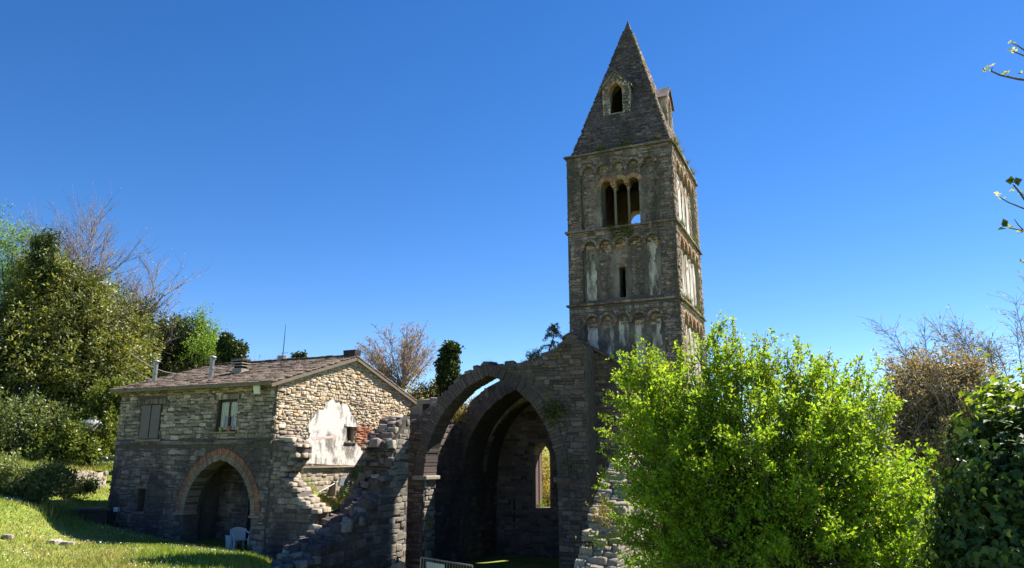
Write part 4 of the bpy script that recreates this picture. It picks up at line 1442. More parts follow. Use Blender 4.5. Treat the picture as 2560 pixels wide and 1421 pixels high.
nr = thing('ruined_side_wall', 'sunlit stump of ruined wall stepping down beside the bright green bush', 'ruined wall', (-6.05, 20, -4.6))
rs_ = Stones(nr)
P0, P1 = -6.55, -5.62
pr2 = [(24.0, .1), (22.4, -.1), (21.4, -.45), (20.9, -.8), (20.35, -1.15), (20.0, -1.4), (19.6, -1.8), (19.2, -2.15), (18.9, -2.45), (18.5, -2.8), (18.1, -3.2), (17.9, -4.8)]
rp_ = [(24.0, -4.8)] + pr2
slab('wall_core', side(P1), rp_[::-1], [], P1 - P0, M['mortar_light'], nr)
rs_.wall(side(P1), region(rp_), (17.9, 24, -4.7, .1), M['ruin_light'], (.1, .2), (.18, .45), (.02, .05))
for i in range(30):
    y = 22.0 - i * .138
    z = np.interp(-y, [-a for a, b in pr2], [b for a, b in pr2])
    x = P0 - .05
    while x < P1 - .1:
        w = min(rng.uniform(.18, .5), P1 + .04 - x)
        t_ = rng.normal(0, .14)
        Uv = np.array([math.cos(t_), math.sin(t_), rng.normal(0, .08)])
        Vv = np.array([-math.sin(t_), math.cos(t_), rng.normal(0, .1)])
        rs_.add((x + w / 2, y - .08 + rng.normal(0, .05), z - .08 + rng.normal(0, .04)), Uv * w, Vv * rng.uniform(.22, .34), np.cross(Uv, Vv) * rng.uniform(.07, .15), M['ruin_light'] if rng.random() < .6 else M['gable_low'])
        x += w
rs_.flush()

# ================================================================== VEGETATION
def unit(a):
    return a / np.maximum(np.linalg.norm(a, axis=-1, keepdims=True), 1e-9)


def leaves(name, pos, axis, size, mat, parent=None, kind=None, aspect=.5, fold=.18):
    n = len(pos)
    ax = unit(axis)
    b = unit(np.cross(ax, rng.normal(size=(n, 3))))
    nn = np.cross(ax, b)
    size = np.broadcast_to(np.asarray(size, float), (n,))[:, None]
    V = np.stack([pos, pos + ax * size * .45 + b * size * aspect * .5 + nn * size * fold, pos + ax * size, pos + ax * size * .45 - b * size * aspect * .5 + nn * size * fold], 1)
    F = np.arange(n * 4).reshape(n, 4)
    return obj_np(name, V.reshape(-1, 3), F, mat, parent, kind)


def shoots(lumps, n, length, per, up=.5, out=.6, noise_=.5, inner=.5, spread=.05, shear=0.0):
    """leaf positions strung along short twigs that fill and fringe a set of ellipsoids"""
    L = np.array(lumps, float)
    wgt = (L[:, 3] * L[:, 4] * L[:, 5]) ** .62
    k = rng.choice(len(L), n, p=wgt / wgt.sum())
    d = unit(rng.normal(size=(n, 3)))
    f = (inner ** 3 + (1 - inner ** 3) * rng.random(n)) ** (1 / 3)
    c = L[k, :3] + d * L[k, 3:6] * f[:, None]
    o = unit(d / L[k, 3:6])
    dr = unit(o * out + np.array([0, 0, up]) + rng.normal(size=(n, 3)) * noise_)
    ln = length * rng.uniform(.5, 1.4, n)
    t = rng.random((n, per))
    P = c[:, None, :] + dr[:, None, :] * (ln[:, None] * t)[..., None] + rng.normal(size=(n, per, 3)) * spread
    A = dr[:, None, :] * .5 + rng.normal(size=(n, per, 3)) * .6
    shoots.t = t.reshape(-1)
    shoots.seg = (c, c + dr * ln[:, None])
    return P.reshape(-1, 3), A.reshape(-1, 3)


def clump(lumps, k=9, r0=.3, r1=.48):
    out = []
    for l in lumps:
        l = np.array(l, float)
        for _ in range(k):
            d = unit(rng.normal(size=3))
            q = rng.uniform(r0, r1)
            out.append(tuple(np.r_[l[:3] + d * l[3:6] * (1.02 - q * .75), l[3:6] * q]))
        out.append(tuple(np.r_[l[:3], l[3:6] * .72]))
    return out


def trunk_to(lumps, base, r, name, mat, parent, extra=2):
    mb = MB()
    base = np.array(base, float)
    c0 = np.mean([l[:3] for l in lumps], axis=0)
    fork = base + (c0 - base) * .35
    mb.tube([base - [0, 0, .3], base + (fork - base) * .5 + rng.normal(0, .05, 3), fork], [r * 1.25, r, r * .85], 8)
    for l in lumps:
        e = np.array(l[:3])
        m = fork + (e - fork) * .5 + np.array([rng.normal(0, .15), rng.normal(0, .15), .15])
        mb.tube([fork, m, e], [r * .6, r * .4, r * .15], 6)
        for q in range(extra):
            d = unit(rng.normal(size=3) + [0, 0, .4]) * np.array(l[3:6]) * .85
            mb.tube([m, e + d * .45, e + d], [r * .28, r * .16, r * .04], 5)
    return mb.build(name, mat, parent)


def tree(name, label, cat, lumps, base, r, mat, n, length, per, size, aspect=.5, group=None, bark='bark', ck=9, **kw):
    t = thing(name, label, cat, tuple(base), group)
    P, A = shoots(clump(lumps, ck), n, length, per, **kw)
    leaves('crown', P, A, size * rng.uniform(.65, 1.3, len(P)), mat, t, aspect=aspect)
    trunk_to(lumps, base, r, 'trunk', M[bark], t)
    return t


def lump(px, py, D, wx, wz, depth=None):
    """ellipsoid seen at pixel (px,py), half-width wx and half-height wz in pixels, at distance D"""
    p = at(px, py, D)
    k = np.linalg.norm(p) / FPX
    return (p[0], p[1], p[2], wx * k, (depth if depth else wx * k), wz * k)


def foot(px, py, D, z=None):
    p = at(px, py, D)
    p[2] = float(ground_z(p[0], p[1])) if z is None else z
    return p


# ---- big spring-green bush on the right
BD = 14.5
B_l = [lump(1650, 1040, BD, 125, 125), lump(1620, 1180, BD - .3, 100, 130), lump(1800, 980, BD + .3, 120, 140), lump(1950, 1010, BD + .2, 110, 120), lump(2080, 1050, BD + .2, 100, 105),
       lump(1760, 1180, BD - .6, 150, 160), lump(1950, 1180, BD - .8, 170, 160), lump(2130, 1190, BD - .5, 150, 150), lump(2240, 1270, BD - .3, 120, 130), lump(1660, 1330, BD - .4, 105, 140), lump(1850, 1370, BD - .9, 150, 150), lump(2040, 1380, BD - .9, 160, 150), lump(2210, 1400, BD - .6, 140, 130), lump(2330, 1370, BD - .2, 70, 90)]
bush = thing('green_bush', 'large bright spring-green bush in front of the tower foot', 'bush', tuple(foot(1930, 1421, BD)))
stem = MB()
bb = foot(1930, 1421, BD)
cl_ = np.array(B_l)
PB, AB, TB = [], [], []
for i in range(260):
    l = cl_[rng.choice(len(cl_))] if i < 200 else cl_[(1, 9, 0, 9, 5)[i % 5]]
    d = unit(rng.normal(size=3) + np.array([0, 0, .25]))
    e = l[:3] + d * l[3:6] * rng.uniform(.75, 1.12)
    b0 = bb + np.array([rng.normal(0, .5), rng.normal(0, .4), rng.uniform(0, .6)])
    m = b0 + (e - b0) * .5 + np.array([0, 0, .25]) + rng.normal(0, .12, 3)
    stem.tube([b0, m, e], [.03, .018, .005], 5, cap=False)
    bd = unit(e - m)
    for k in range(8):
        f_ = rng.uniform(.15, 1.0)
        q = m + (e - m) * f_
        sd_ = unit(bd * .6 + rng.normal(0, .65, 3) + d * .4 + np.array([0, 0, .25])) * rng.uniform(.3, .75)
        stem.tube([q, q + sd_ * .55 + [0, 0, .02], q + sd_], [.007, .005, .002], 3, cap=False)
        for j in range(4):
            u_ = rng.uniform(.15, 1)
            q2 = q + sd_ * u_
            s2 = unit(sd_ / np.linalg.norm(sd_) * .6 + rng.normal(0, .5, 3) + np.array([0, 0, .5])) * rng.uniform(.12, .34)
            n = 13
            t_ = rng.random(n)
            PB.append(q2 + s2 * t_[:, None] + rng.normal(size=(n, 3)) * .028)
            AB.append(s2 / np.linalg.norm(s2) * .5 + rng.normal(size=(n, 3)) * .6)
            TB.append(t_)
P, A = np.concatenate(PB), np.concatenate(AB)
Y1 = (np.concatenate(TB) > .55) & (rng.random(len(P)) < .55)
P2_, A2_ = shoots(B_l, 1000, .4, 16, up=.5, out=.5, noise_=.5, inner=.15, spread=.06)
cen_ok = np.min(np.linalg.norm((P2_[:, None] - cl_[None, :, :3]) / cl_[None, :, 3:6], axis=2), axis=1) < .85
P2_, A2_ = P2_[cen_ok], A2_[cen_ok]
# long upright shoots along the skyline
tips = [(1610, 850), (1622, 900), (1560, 905), (1660, 885), (1700, 875), (1730, 900), (1770, 850), (1800, 880), (1832, 800), (1838, 830), (1850, 860), (1880, 870), (1915, 850), (1945, 860), (1970, 870), (2000, 865), (2030, 885), (2060, 900), (2090, 905), (2115, 910), (2150, 890), (2160, 920), (2195, 960), (2220, 950), (2230, 985), (1530, 940), (1510, 1000), (1500, 1040), (1495, 1075), (2075, 880), (1985, 890), (1900, 880), (1815, 840), (1640, 880), (1590, 880)]
PP, AA2 = [P, P2_], [A, A2_]
for (x, y) in tips:
    e = at(x, y, BD + rng.uniform(-.5, .5))
    if x > 1540:
        s0 = at(x + (1900 - x) * .12, y + 230, BD + rng.uniform(-.3, .3))
    else:
        s0 = at(x + 170, y + 60, BD)
    mid_ = (s0 + e) / 2 + rng.normal(0, .05, 3)
    stem.tube([s0, mid_, e], [.012, .008, .003], 4)
    n = 230
    t_ = rng.random(n) ** .8
    q = s0 + (e - s0) * t_[:, None] + rng.normal(size=(n, 3)) * (.11 * (1 - t_) + .03)[:, None]
    PP.append(q)
    AA2.append(unit(e - s0) * .5 + rng.normal(size=(n, 3)) * .6)
    for k in range(4):       # side sprays
        u = rng.uniform(.2, .8)
        b0 = s0 + (e - s0) * u
        dd = unit(np.array([rng.normal(), rng.normal(), rng.uniform(.2, .9)])) * rng.uniform(.15, .4)
        n = 34
        t_ = rng.random(n)
        PP.append(b0 + dd * t_[:, None] + rng.normal(size=(n, 3)) * .035)
        AA2.append(dd * 1.5 + rng.normal(size=(n, 3)) * .6)
P = np.concatenate(PP)
A = np.concatenate(AA2)
yg = np.r_[Y1, np.zeros(len(P2_), bool), rng.random(len(P) - len(Y1) - len(P2_)) < .6]
szb = .072 * rng.uniform(.5, 1.45, len(P))
leaves('crown', P[~yg], A[~yg], szb[~yg], M['leaf_bright'], bush, aspect=.5)
leaves('young_leaves', P[yg], A[yg], szb[yg] * .9, leaf_mat('new_spring_leaves', [(.23, .31, .025), (.29, .34, .035), (.19, .28, .025), (.33, .33, .06)], .5, .5, .3), bush, aspect=.5)
stem.build('shoots', M['bark'], bush)
trunk_to(B_l, foot(1930, 1421, BD), .12, 'trunk', M['bark'], bush, 4)

# ---- bay tree on the left and its companions
TD = 47
T_l = [lump(60, 850, TD, 90, 110), lump(150, 730, TD, 80, 70), lump(250, 790, TD - .5, 85, 85), lump(130, 880, TD - 1.5, 120, 110), lump(270, 900, TD - 1, 85, 100), lump(60, 1000, TD - 1, 110, 90), lump(200, 1000, TD - 1.5, 110, 90), lump(300, 990, TD, 55, 70), lump(-60, 900, TD - 1, 90, 140), lump(110, 690, TD, 45, 40), lump(320, 850, TD, 45, 60)]
tree('bay_tree', 'huge yellowish evergreen tree filling the left edge beside the house', 'tree', T_l, foot(110, 1220, TD), .35, M['leaf_bay'], 5200, .85, 15, .21, .42, inner=.66, spread=.09, up=.35)
S_l = [lump(20, 1120, 43, 90, 80), lump(110, 1130, 43, 70, 75), lump(60, 1050, 43, 90, 60), lump(-40, 1150, 43, 70, 70), lump(170, 1060, 43, 55, 50), lump(60, 1175, 43, 80, 45), lump(20, 1195, 39.5, 70, 32), lump(100, 1190, 39.5, 45, 32), lump(-50, 1205, 39, 60, 35)]
tree('laurel_shrub', 'glossy grey-green shrub below the huge evergreen at the left edge', 'shrub', S_l, foot(60, 1225, 43), .12, M['leaf_shrub'], 2900, .5, 14, .16, .42, inner=.6, spread=.07, up=.3)
tree('feathery_tree', 'fresh green feathery tree at the upper left edge', 'tree', [lump(20, 640, 52, 70, 60), lump(70, 680, 52, 60, 45), lump(10, 720, 52, 60, 50), lump(-50, 600, 52, 60, 60), lump(40, 760, 52, 60, 50)], foot(20, 1100, 52), .25, M['leaf_green'], 1100, 1.2, 14, .15, .4, inner=.2, spread=.12, up=.35, noise_=.35)
tree('dark_conifer', 'narrow dark evergreen top poking above the bay tree', 'tree', [lump(105, 610, 46, 16, 22), lump(125, 600, 46, 10, 14), lump(105, 650, 46, 24, 30), lump(115, 690, 46, 28, 30)], foot(110, 1100, 46), .14, M['leaf_ivy'], 420, .5, 14, .14, .5, inner=.3, spread=.08)
tree('holm_oak', 'dark grey-green evergreen tree rising behind the house roof', 'tree', [lump(390, 860, 53, 60, 55), lump(450, 860, 53, 55, 55), lump(345, 800, 53, 40, 50), lump(360, 910, 53, 70, 60), lump(470, 910, 53, 60, 45), lump(510, 890, 53, 40, 40), lump(420, 950, 53, 80, 40)], foot(420, 1050, 53), .3, M['leaf_dark'], 2600, .7, 14, .19, .45, inner=.6, spread=.08)
tree('young_green_tree', 'light green airy young tree right of the dark evergreen behind the roof', 'tree', [lump(500, 830, 52, 14, 45), lump(470, 850, 52, 20, 35), lump(525, 850, 52, 16, 40), lump(505, 885, 50, 35, 30), lump(540, 885, 50, 20, 25)], foot(505, 1000, 52), .12, M['leaf_green'], 480, .9, 12, .15, .4, inner=.1, spread=.1, up=.9)
tree('ivy_stump', 'ivy-smothered broken trunk standing behind the roof chimneys', 'ivy-clad trunk', [lump(565, 862, 46, 14, 22), lump(580, 880, 46, 26, 22), lump(600, 872, 46, 12, 8), lump(575, 910, 46, 26, 25)], foot(575, 1000, 46), .2, M['leaf_ivy'], 800, .25, 14, .16, .7, inner=.7, spread=.07)
tree('ivy_stub', 'small pair of ivy-clad stubs showing over the roof ridge', 'ivy-clad trunk', [lump(739, 895, 46, 5, 12), lump(757, 893, 46, 4, 12), lump(748, 908, 46, 14, 8)], foot(748, 980, 46), .1, M['leaf_ivy'], 160, .2, 12, .13, .7, inner=.5, spread=.05)
tree('ivy_column', 'tall ivy-clad trunk standing like a column behind the arch', 'ivy-clad trunk', [lump(1126, 885, 37, 20, 22), lump(1122, 925, 37, 24, 35), lump(1122, 970, 37, 26, 35), lump(1118, 1010, 37, 28, 30)], foot(1120, 1040, 37), .22, M['leaf_ivy'], 1300, .22, 14, .14, .75, inner=.75, spread=.06)
tree('yellow_shrub', 'yellow-green scrub behind the right eave of the house', 'shrub', [lump(1060, 1000, 37, 45, 28), lump(1030, 1010, 36, 30, 25), lump(1090, 1020, 37, 40, 30), lump(1180, 1040, 38, 60, 45), lump(1100, 990, 39, 35, 28)], foot(1060, 1060, 37), .08, M['leaf_yellow'], 900, .6, 12, .12, .45, inner=.3, spread=.08)
tree('ochre_thicket', 'sunlit olive thicket seen through the choir window', 'shrub', [lump(1350, 1180, 42, 70, 75), lump(1370, 1250, 40, 60, 60), lump(1310, 1260, 41, 60, 60)], foot(1350, 1300, 41), .08, M['leaf_yellow'], 1000, .8, 14, .14, .4, inner=.2, spread=.12)
tree('ivy_bank', 'sunny ivy hedge left of the house above the dry stone wall', 'hedge', [lump(250, 1040, 41, 40, 40), lump(270, 990, 41, 40, 40), lump(180, 1090, 42, 60, 35), lump(265, 1095, 41, 35, 35), lump(310, 1060, 41, 40, 80), lump(225, 1118, 39.3, 55, 20), lump(140, 1125, 40, 50, 30), lump(190, 1085, 39.6, 22, 22), lump(262, 1080, 39.6, 18, 40), lump(228, 1050, 41.5, 40, 18)], foot(230, 1130, 41.5), .06, leaf_mat('sunny_ivy', [(.1, .15, .02), (.15, .2, .03), (.07, .1, .02), (.2, .2, .04)], .4, .4, .35), 1700, .4, 12, .15, .6, inner=.4, spread=.08)
lcf = foot(70, 1225, 33.6)
tree('dark_shrub', 'dense dark shrub hiding the left end of the dry stone wall', 'shrub', [(lcf[0] + i_ * .85 * _R[0], lcf[1] + i_ * .85 * _R[1], lcf[2] + .45 + .2 * (i_ % 2), .75, .6, .62) for i_ in (-2, -1, 0, 1)], lcf, .05, M['leaf_shrub'], 1100, .35, 12, .13, .45, inner=.3, spread=.06)
lsf = foot(182, 1225, 35.6)
tree('low_shrub', 'small leafy shrub at the foot of the dry stone wall', 'shrub', [(lsf[0] - .3, lsf[1] - .2, lsf[2] + .25, .5, .45, .32), (lsf[0] + .35, lsf[1] + .25, lsf[2] + .28, .4, .4, .34)], lsf, .03, M['leaf_shrub'], 330, .25, 10, .1, .5, inner=.2, spread=.05)


# ---- leafless trees
def bare_tree(name, label, base, tips_dir, height, r, seed, mat='twig', spread=.55, levels=4, buds=None, bud_size=.05, lean=(0, 0), cat='tree', nmain=6):
    R = np.random.default_rng(seed)
    t = thing(name, label, cat, tuple(base))
    mb = MB()
    ends = []

    def br(p, d, L, r0, lv):
        pts = [np.array(p)]
        n = 4 if lv < 2 else 3
        dd = d.copy()
        for i in range(n):
            dd = unit(dd + R.normal(0, .12, 3) + np.array([0, 0, .05]))
            pts.append(pts[-1] + dd * L / n)
        mb.tube(pts, [r0 * (1 - .6 * i / n) for i in range(n + 1)], 5 if lv < 2 else 3, cap=False)
        if lv >= levels:
            ends.extend(pts[1:])
            return
        k = {0: nmain, 1: 7, 2: 6, 3: 5}.get(lv, 4)
        for j in range(k):
            f = R.uniform(.25, 1.0) if lv else R.uniform(.45, 1)
            i = min(int(f * n), n - 1)
            q = pts[i] + (pts[i + 1] - pts[i]) * (f * n - i)
            nd = unit(dd + R.normal(0, spread, 3) * np.array([1, 1, .7]) + np.array([0, 0, .12]))
            br(q, nd, L * R.uniform(.45, .72), max(r0 * .45, .004), lv + 1)
    d0 = unit(np.array([lean[0], lean[1], 1.0]))
    br(np.array(base) - [0, 0, .2], d0, height, r, 0)
    mb.build('branches', M[mat], t)
    if buds:
        E_ = np.array(ends)
        E_ = E_[R.random(len(E_)) < buds]
        leaves('buds', E_ + R.normal(0, .03, E_.shape), R.normal(0, 1, E_.shape) + [0, 0, .5], bud_size * R.uniform(.6, 1.4, len(E_)), M['bud'], t, 'stuff', aspect=.6)
    return t


_r3 = tuple(_R)
bare_tree('bare_tree', 'tall leafless grey tree behind the bay tree, leftmost of the bare crowns', foot(225, 1000, 56), None, 8.2, .22, 3, spread=.42, buds=.25, bud_size=.09, lean=(.05 * _R[0], .05 * _R[1]), nmain=10)
bare_tree('bare_tree', 'leafless spreading tree leaning right above the dark evergreen', foot(340, 1000, 54), None, 7.4, .2, 8, spread=.5, buds=.35, bud_size=.1, lean=(.28 * _R[0], .28 * _R[1]), nmain=9)
bare_tree('bare_tree', 'faint leafless tree at the far upper left edge', foot(10, 1000, 60), None, 7.6, .2, 21, spread=.4, buds=.1, bud_size=.08, nmain=7)
bare_tree('bare_tree', 'low leafless tree behind the ivy-smothered broken trunk', foot(640, 1000, 50), None, 3.2, .12, 12, spread=.5, buds=.2, bud_size=.08, nmain=9)
bare_tree('bare_tree', 'leafless twigs showing just above the roof ridge', foot(820, 1000, 50), None, 2.6, .08, 14, spread=.5, buds=.3, bud_size=.07)

# fan-shaped budding tree behind the gable
fb = foot(985, 985, 42)
ft = thing('budding_tree', 'round-headed leafless tree with pinkish buds behind the gable roof', 'tree', tuple(fb))
mb = MB()
ends = []
R5 = np.random.default_rng(5)
fork = at(1005, 985, 42)
fork[2] = at(1005, 975, 42)[2]
mb.tube([fb - [0, 0, .3], (fb + fork) / 2, fork], [.22, .2, .16], 7)
for k in range(56):
    a = math.radians(R5.uniform(-80, 55))
    rad = R5.uniform(.55, 1) * (1.0 - .18 * abs(a))
    e = at(1005 + 168 * math.sin(a) * rad * (1.05 if a < 0 else .75), 975 - 185 * math.cos(a) * rad + 6, 42 + R5.normal(0, 1.2))
    m = fork + (e - fork) * .5 + np.array([0, 0, -.15]) + R5.normal(0, .12, 3)
    m1 = fork + (e - fork) * .22 + R5.normal(0, .08, 3) + np.array([0, 0, -.1])
    P_ = [fork, m1, m, e]
    mb.tube(P_, [.05, .036, .022, .006], 4, cap=False)
    for j in range(15):
        f = R5.uniform(.3, 1)
        q = m + (e - m) * ((f - .5) * 2) if f > .5 else m1 + (m - m1) * (f - .22) / .28
        d = unit((e - fork) / np.linalg.norm(e - fork) + R5.normal(0, .55, 3) + [0, 0, .2]) * R5.uniform(.3, .9)
        mb.tube([q, q + d * .5 + R5.normal(0, .03, 3), q + d], [.014, .01, .005], 3, cap=False)
        ends += [q + d, q + d * .7]
        for i in range(2):
            d2 = unit(d / np.linalg.norm(d) + R5.normal(0, .6, 3)) * R5.uniform(.12, .35)
            mb.tube([q + d * .6, q + d * .6 + d2], [.008, .004], 3, cap=False)
            ends.append(q + d * .6 + d2)
mb.build('branches', M['twig'], ft)
E_ = np.array(ends)
E_ = np.repeat(E_, 3, axis=0) + R5.normal(0, .035, (len(E_) * 3, 3))
leaves('buds', E_, R5.normal(0, 1, E_.shape), .075 * R5.uniform(.6, 1.4, len(E_)), M['bud'], ft, 'stuff', aspect=.6)

# drooping conifer growing on the broken wall beside the tower
cb = np.array([onY(1372, 905, YA + .5)[0], YA + .5, onY(1372, 880, YA + .5)[2]])
cf = thing('conifer_sapling', 'drooping conifer sapling rooted on the broken wall beside the tower', 'tree', tuple(cb))
tipc = onY(1388, 812, YA + .5)
PPc, AAc = [], []
mb = MB()
mb.tube([cb, (cb + tipc) / 2 + [.05, 0, 0], tipc], [.035, .025, .008], 5)
for k in range(26):
    f = rng.uniform(.1, 1)
    q = cb + (tipc - cb) * f
    a = rng.uniform(0, 2 * math.pi)
    ln = (.75 - .45 * f) * rng.uniform(.6, 1.1)
    e = q + np.array([math.cos(a) * ln, math.sin(a) * ln * .6, -.1 - .25 * ln])
    m = (q + e) / 2 + [0, 0, .12]
    mb.tube([q, m, e], [.012, .008, .003], 3, cap=False)
    for p0, p1 in ((q, m), (m, e)):
        n = 26
        t_ = rng.random(n)
        PPc.append(p0 + (p1 - p0) * t_[:, None] + rng.normal(size=(n, 3)) * .025)
        AAc.append((p1 - p0) + rng.normal(size=(n, 3)) * .25 + [0, 0, -.15])
mb.build('trunk', M['bark'], cf)
leaves('needles', np.concatenate(PPc), np.concatenate(AAc), .09, M['leaf_dark'], cf, aspect=.3)
sp_ = [lump(1335, 892, 27.5, 16, 10), lump(1325, 898, 27.5, 10, 8)]
tree('wall_shrub', 'small feathery shrub on the wall top left of the conifer sapling', 'shrub', sp_, tuple(onY(1335, 905, YA + .4)), .015, M['leaf_dark'], 110, .2, 9, .07, .35, inner=.2, spread=.03)

# ---- dry brown thicket and bamboo on the right
DD = 21
tree('dry_thicket', 'brown dry thicket of dead leaves and canes behind the green bush', 'shrub', [lump(2350, 995, DD, 105, 85), lump(2280, 1050, DD - .3, 75, 80), lump(2420, 1060, DD - .3, 70, 90), lump(2360, 1120, DD - .6, 110, 110), lump(2400, 950, DD, 40, 35), lump(2320, 1200, DD - .8, 90, 90), lump(2440, 1170, DD, 60, 100)], foot(2360, 1300, DD), .06, M['leaf_brown'], 3600, .45, 14, .095, .4, inner=.45, spread=.05, bark='twig')
mb = MB()
dth = thing('dead_canes', 'tangle of pale dead canes arching over the brown thicket', 'canes', tuple(foot(2380, 1300, DD - 1)))
for k in range(90):
    p = at(rng.uniform(2250, 2460), rng.uniform(930, 1200), DD - rng.uniform(1.2, 1.9))
    d = np.array([_R[0], _R[1], 0]) * rng.normal(0, .3) + np.array([0, 0, rng.normal(.05, .3)]) + rng.normal(0, .1, 3)
    mb.tube([p - d, p + [0, 0, .08], p + d], [.007, .006, .003], 3, cap=False)
mb.build('canes', M['bark_grey'], dth)


def bamboo(label, segs, leafy, seed):
    R = np.random.default_rng(seed)
    b = at(segs[0][0], segs[0][1], 23)
    t = thing('bamboo', label, 'bamboo', tuple(foot(segs[0][0], 1250, 23)), 'bamboo behind the bush')
    mb = MB()
    pl, al = [], []
    root = np.array(foot(segs[0][0], 1250, 23))
    for (x0, y0, x1, y1, w) in [s for s in segs]:
        s0, e = at(x0, y0, 23 + R.normal(0, .4)), at(x1, y1, 23 + R.normal(0, .4))
        side_ = np.array(_R) * w
        pts = [s0 + (e - s0) * f + side_ * f * f * (e - s0 @ np.zeros(3) if False else 1) * 0.3 for f in np.linspace(0, 1, 7)]
        pts = [root + (s0 - root) * .0] + [p for p in pts]
        mb.tube(pts, [.02] + [.018 * (1 - .8 * i / 6) for i in range(7)], 5, cap=False)
        for k in range(leafy):
            f = R.uniform(.1, 1)
            i = min(int(f * 6), 5)
            q = pts[i + 1] + (pts[min(i + 2, 7)] - pts[i + 1]) * R.random()
            d = unit(np.array(_R) * R.normal(0, 1) + unit(e - s0) * .6 + R.normal(0, .3, 3)) * R.uniform(.25, .8)
            mm = q + d * .5 + [0, 0, .05]
            mb.tube([q, mm, q + d], [.005, .004, .002], 3, cap=False)
            n = R.integers(2, 6)
            u = R.uniform(.3, 1, n)
            pl.append(q + d * u[:, None])
            al.append(d * 1.5 + R.normal(0, .4, (n, 3)) + [0, 0, -.2])
    mb.build('culms', M['bark_grey'], t)
    leaves('leaves', np.concatenate(pl), np.concatenate(al), .13 * R.uniform(.5, 1.3, len(np.concatenate(pl))), M['leaf_brown'], t, aspect=.18)


bamboo('thin bare bamboo leaning left above the brown thicket', [(2300, 940, 2205, 812, -.2), (2320, 930, 2310, 815, 0), (2290, 960, 2240, 830, -.1)], 40, 1)
bamboo('bamboo with a drooping tuft of brown leaves above the thicket', [(2455, 980, 2360, 830, -.5), (2440, 980, 2400, 815, -.2), (2480, 980, 2420, 850, -.3), (2490, 950, 2470, 870, 0)], 90, 2)
bamboo('sparse bamboo stems at the right edge above the ivy hedge', [(2560, 980, 2540, 800, -.1), (2580, 960, 2548, 745, -.5), (2530, 980, 2500, 880, -.2), (2600, 930, 2590, 700, -.9)], 45, 3)

# ---- ivy hedge close by at the right edge
HD = 8.0
hed = thing('ivy_hedge', 'deep green ivy-covered hedge close by at the lower right corner', 'hedge', tuple(foot(2560, 1421, HD)))
H_l = [lump(2590, 1080, HD, 100, 95), lump(2530, 1170, HD - .2, 80, 90), lump(2480, 1290, HD - .3, 80, 95), lump(2600, 1270, HD - .6, 140, 160), lump(2455, 1410, HD - .3, 70, 95), lump(2580, 1450, HD - .8, 150, 120), lump(2520, 1030, HD + .1, 38, 50)]
LV = np.array([(0, 0, 0), (.28, .05, .03), (.5, .3, .0), (.26, .42, .05), (.2, .62, .05), (0, 1, -.06), (-.2, .62, .05), (-.26, .42, .05), (-.5, .3, 0), (-.28, .05, .03), (0, .4, -.03)])
LFc = [(10, i, i + 1) for i in range(9)] + [(10, 9, 0)]
LFc = np.array(LFc)
P, A = shoots(clump(H_l, 7, .25, .4), 4200, .16, 6, inner=.7, spread=.05, up=.2, out=.9)
P3, A3_ = shoots(H_l, 900, .3, 6, inner=.4, spread=.08, up=.15, out=.9)
P = np.concatenate([P, P3])
# leaves hang outward with their blades facing the light
cen = np.array([l[:3] for l in H_l])
rad = np.array([l[3:6] for l in H_l])
inside_any = np.min(np.linalg.norm((P[:, None] - cen[None]) / rad[None], axis=2), axis=1)
P = P[inside_any > .5]
inside_any = inside_any[inside_any > .5]
near = np.argmin(np.linalg.norm((P[:, None] - cen[None]) / rad[None], axis=2), axis=1)
outw = unit((P - cen[near]) / rad[near])
N3 = unit(outw + rng.normal(size=P.shape) * .45)
down = np.array([0, 0, -1.0]) + rng.normal(size=P.shape) * .5
Tn = unit(down - N3 * (down * N3).sum(1, keepdims=True))
Bn = np.cross(Tn, N3)
sz = rng.uniform(.035, .09, len(P))
w_ = P @ _f3
pxx, pyy = 1280 + FPX * (P @ _R) / w_, 710.5 - FPX * (P @ _u3) / w_
inview = (pxx > 2350) & (pxx < 2560) & (pyy > 940) & (pyy < 1421) & ((N3 * -unit(P)).sum(1) > .35) & (inside_any > .9)
cand = np.nonzero(inview)[0]
cand = cand[np.argsort(-(sz[cand] / np.linalg.norm(P[cand], axis=1)))][:300]
lm = mesh_np('leaf', LV, LFc, M['leaf_hedge'])
lm2 = mesh_np('leaf', LV, LFc, M['leaf_hedge_new'])
inv = Matrix.Translation(-WL[hed])
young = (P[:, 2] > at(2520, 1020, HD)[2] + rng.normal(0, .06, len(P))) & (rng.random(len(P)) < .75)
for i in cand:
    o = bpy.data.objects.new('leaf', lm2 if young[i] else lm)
    Mx = Matrix.Identity(4)
    for r in range(3):
        Mx[r][0], Mx[r][1], Mx[r][2], Mx[r][3] = Bn[i, r] * sz[i], Tn[i, r] * sz[i], N3[i, r] * sz[i], P[i, r]
    o.parent = hed
    o.matrix_parent_inverse = inv
    o.matrix_basis = Mx
    COL.objects.link(o)
mask = np.ones(len(P), bool)
mask[cand] = False
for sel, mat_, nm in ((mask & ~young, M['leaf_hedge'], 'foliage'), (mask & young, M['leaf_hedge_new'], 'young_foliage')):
    q = np.nonzero(sel)[0]
    V = P[q][:, None, :] + sz[q][:, None, None] * (LV[None, :, 0, None] * Bn[q][:, None] + LV[None, :, 1, None] * Tn[q][:, None] + LV[None, :, 2, None] * N3[q][:, None])
    F = (LFc[None] + (np.arange(len(q)) * len(LV))[:, None, None]).reshape(-1, 3)
    obj_np(nm, V.reshape(-1, 3), F, mat_, hed, 'stuff')
trunk_to(H_l, foot(2580, 1421, HD), .1, 'stems', M['bark'], hed, 3)

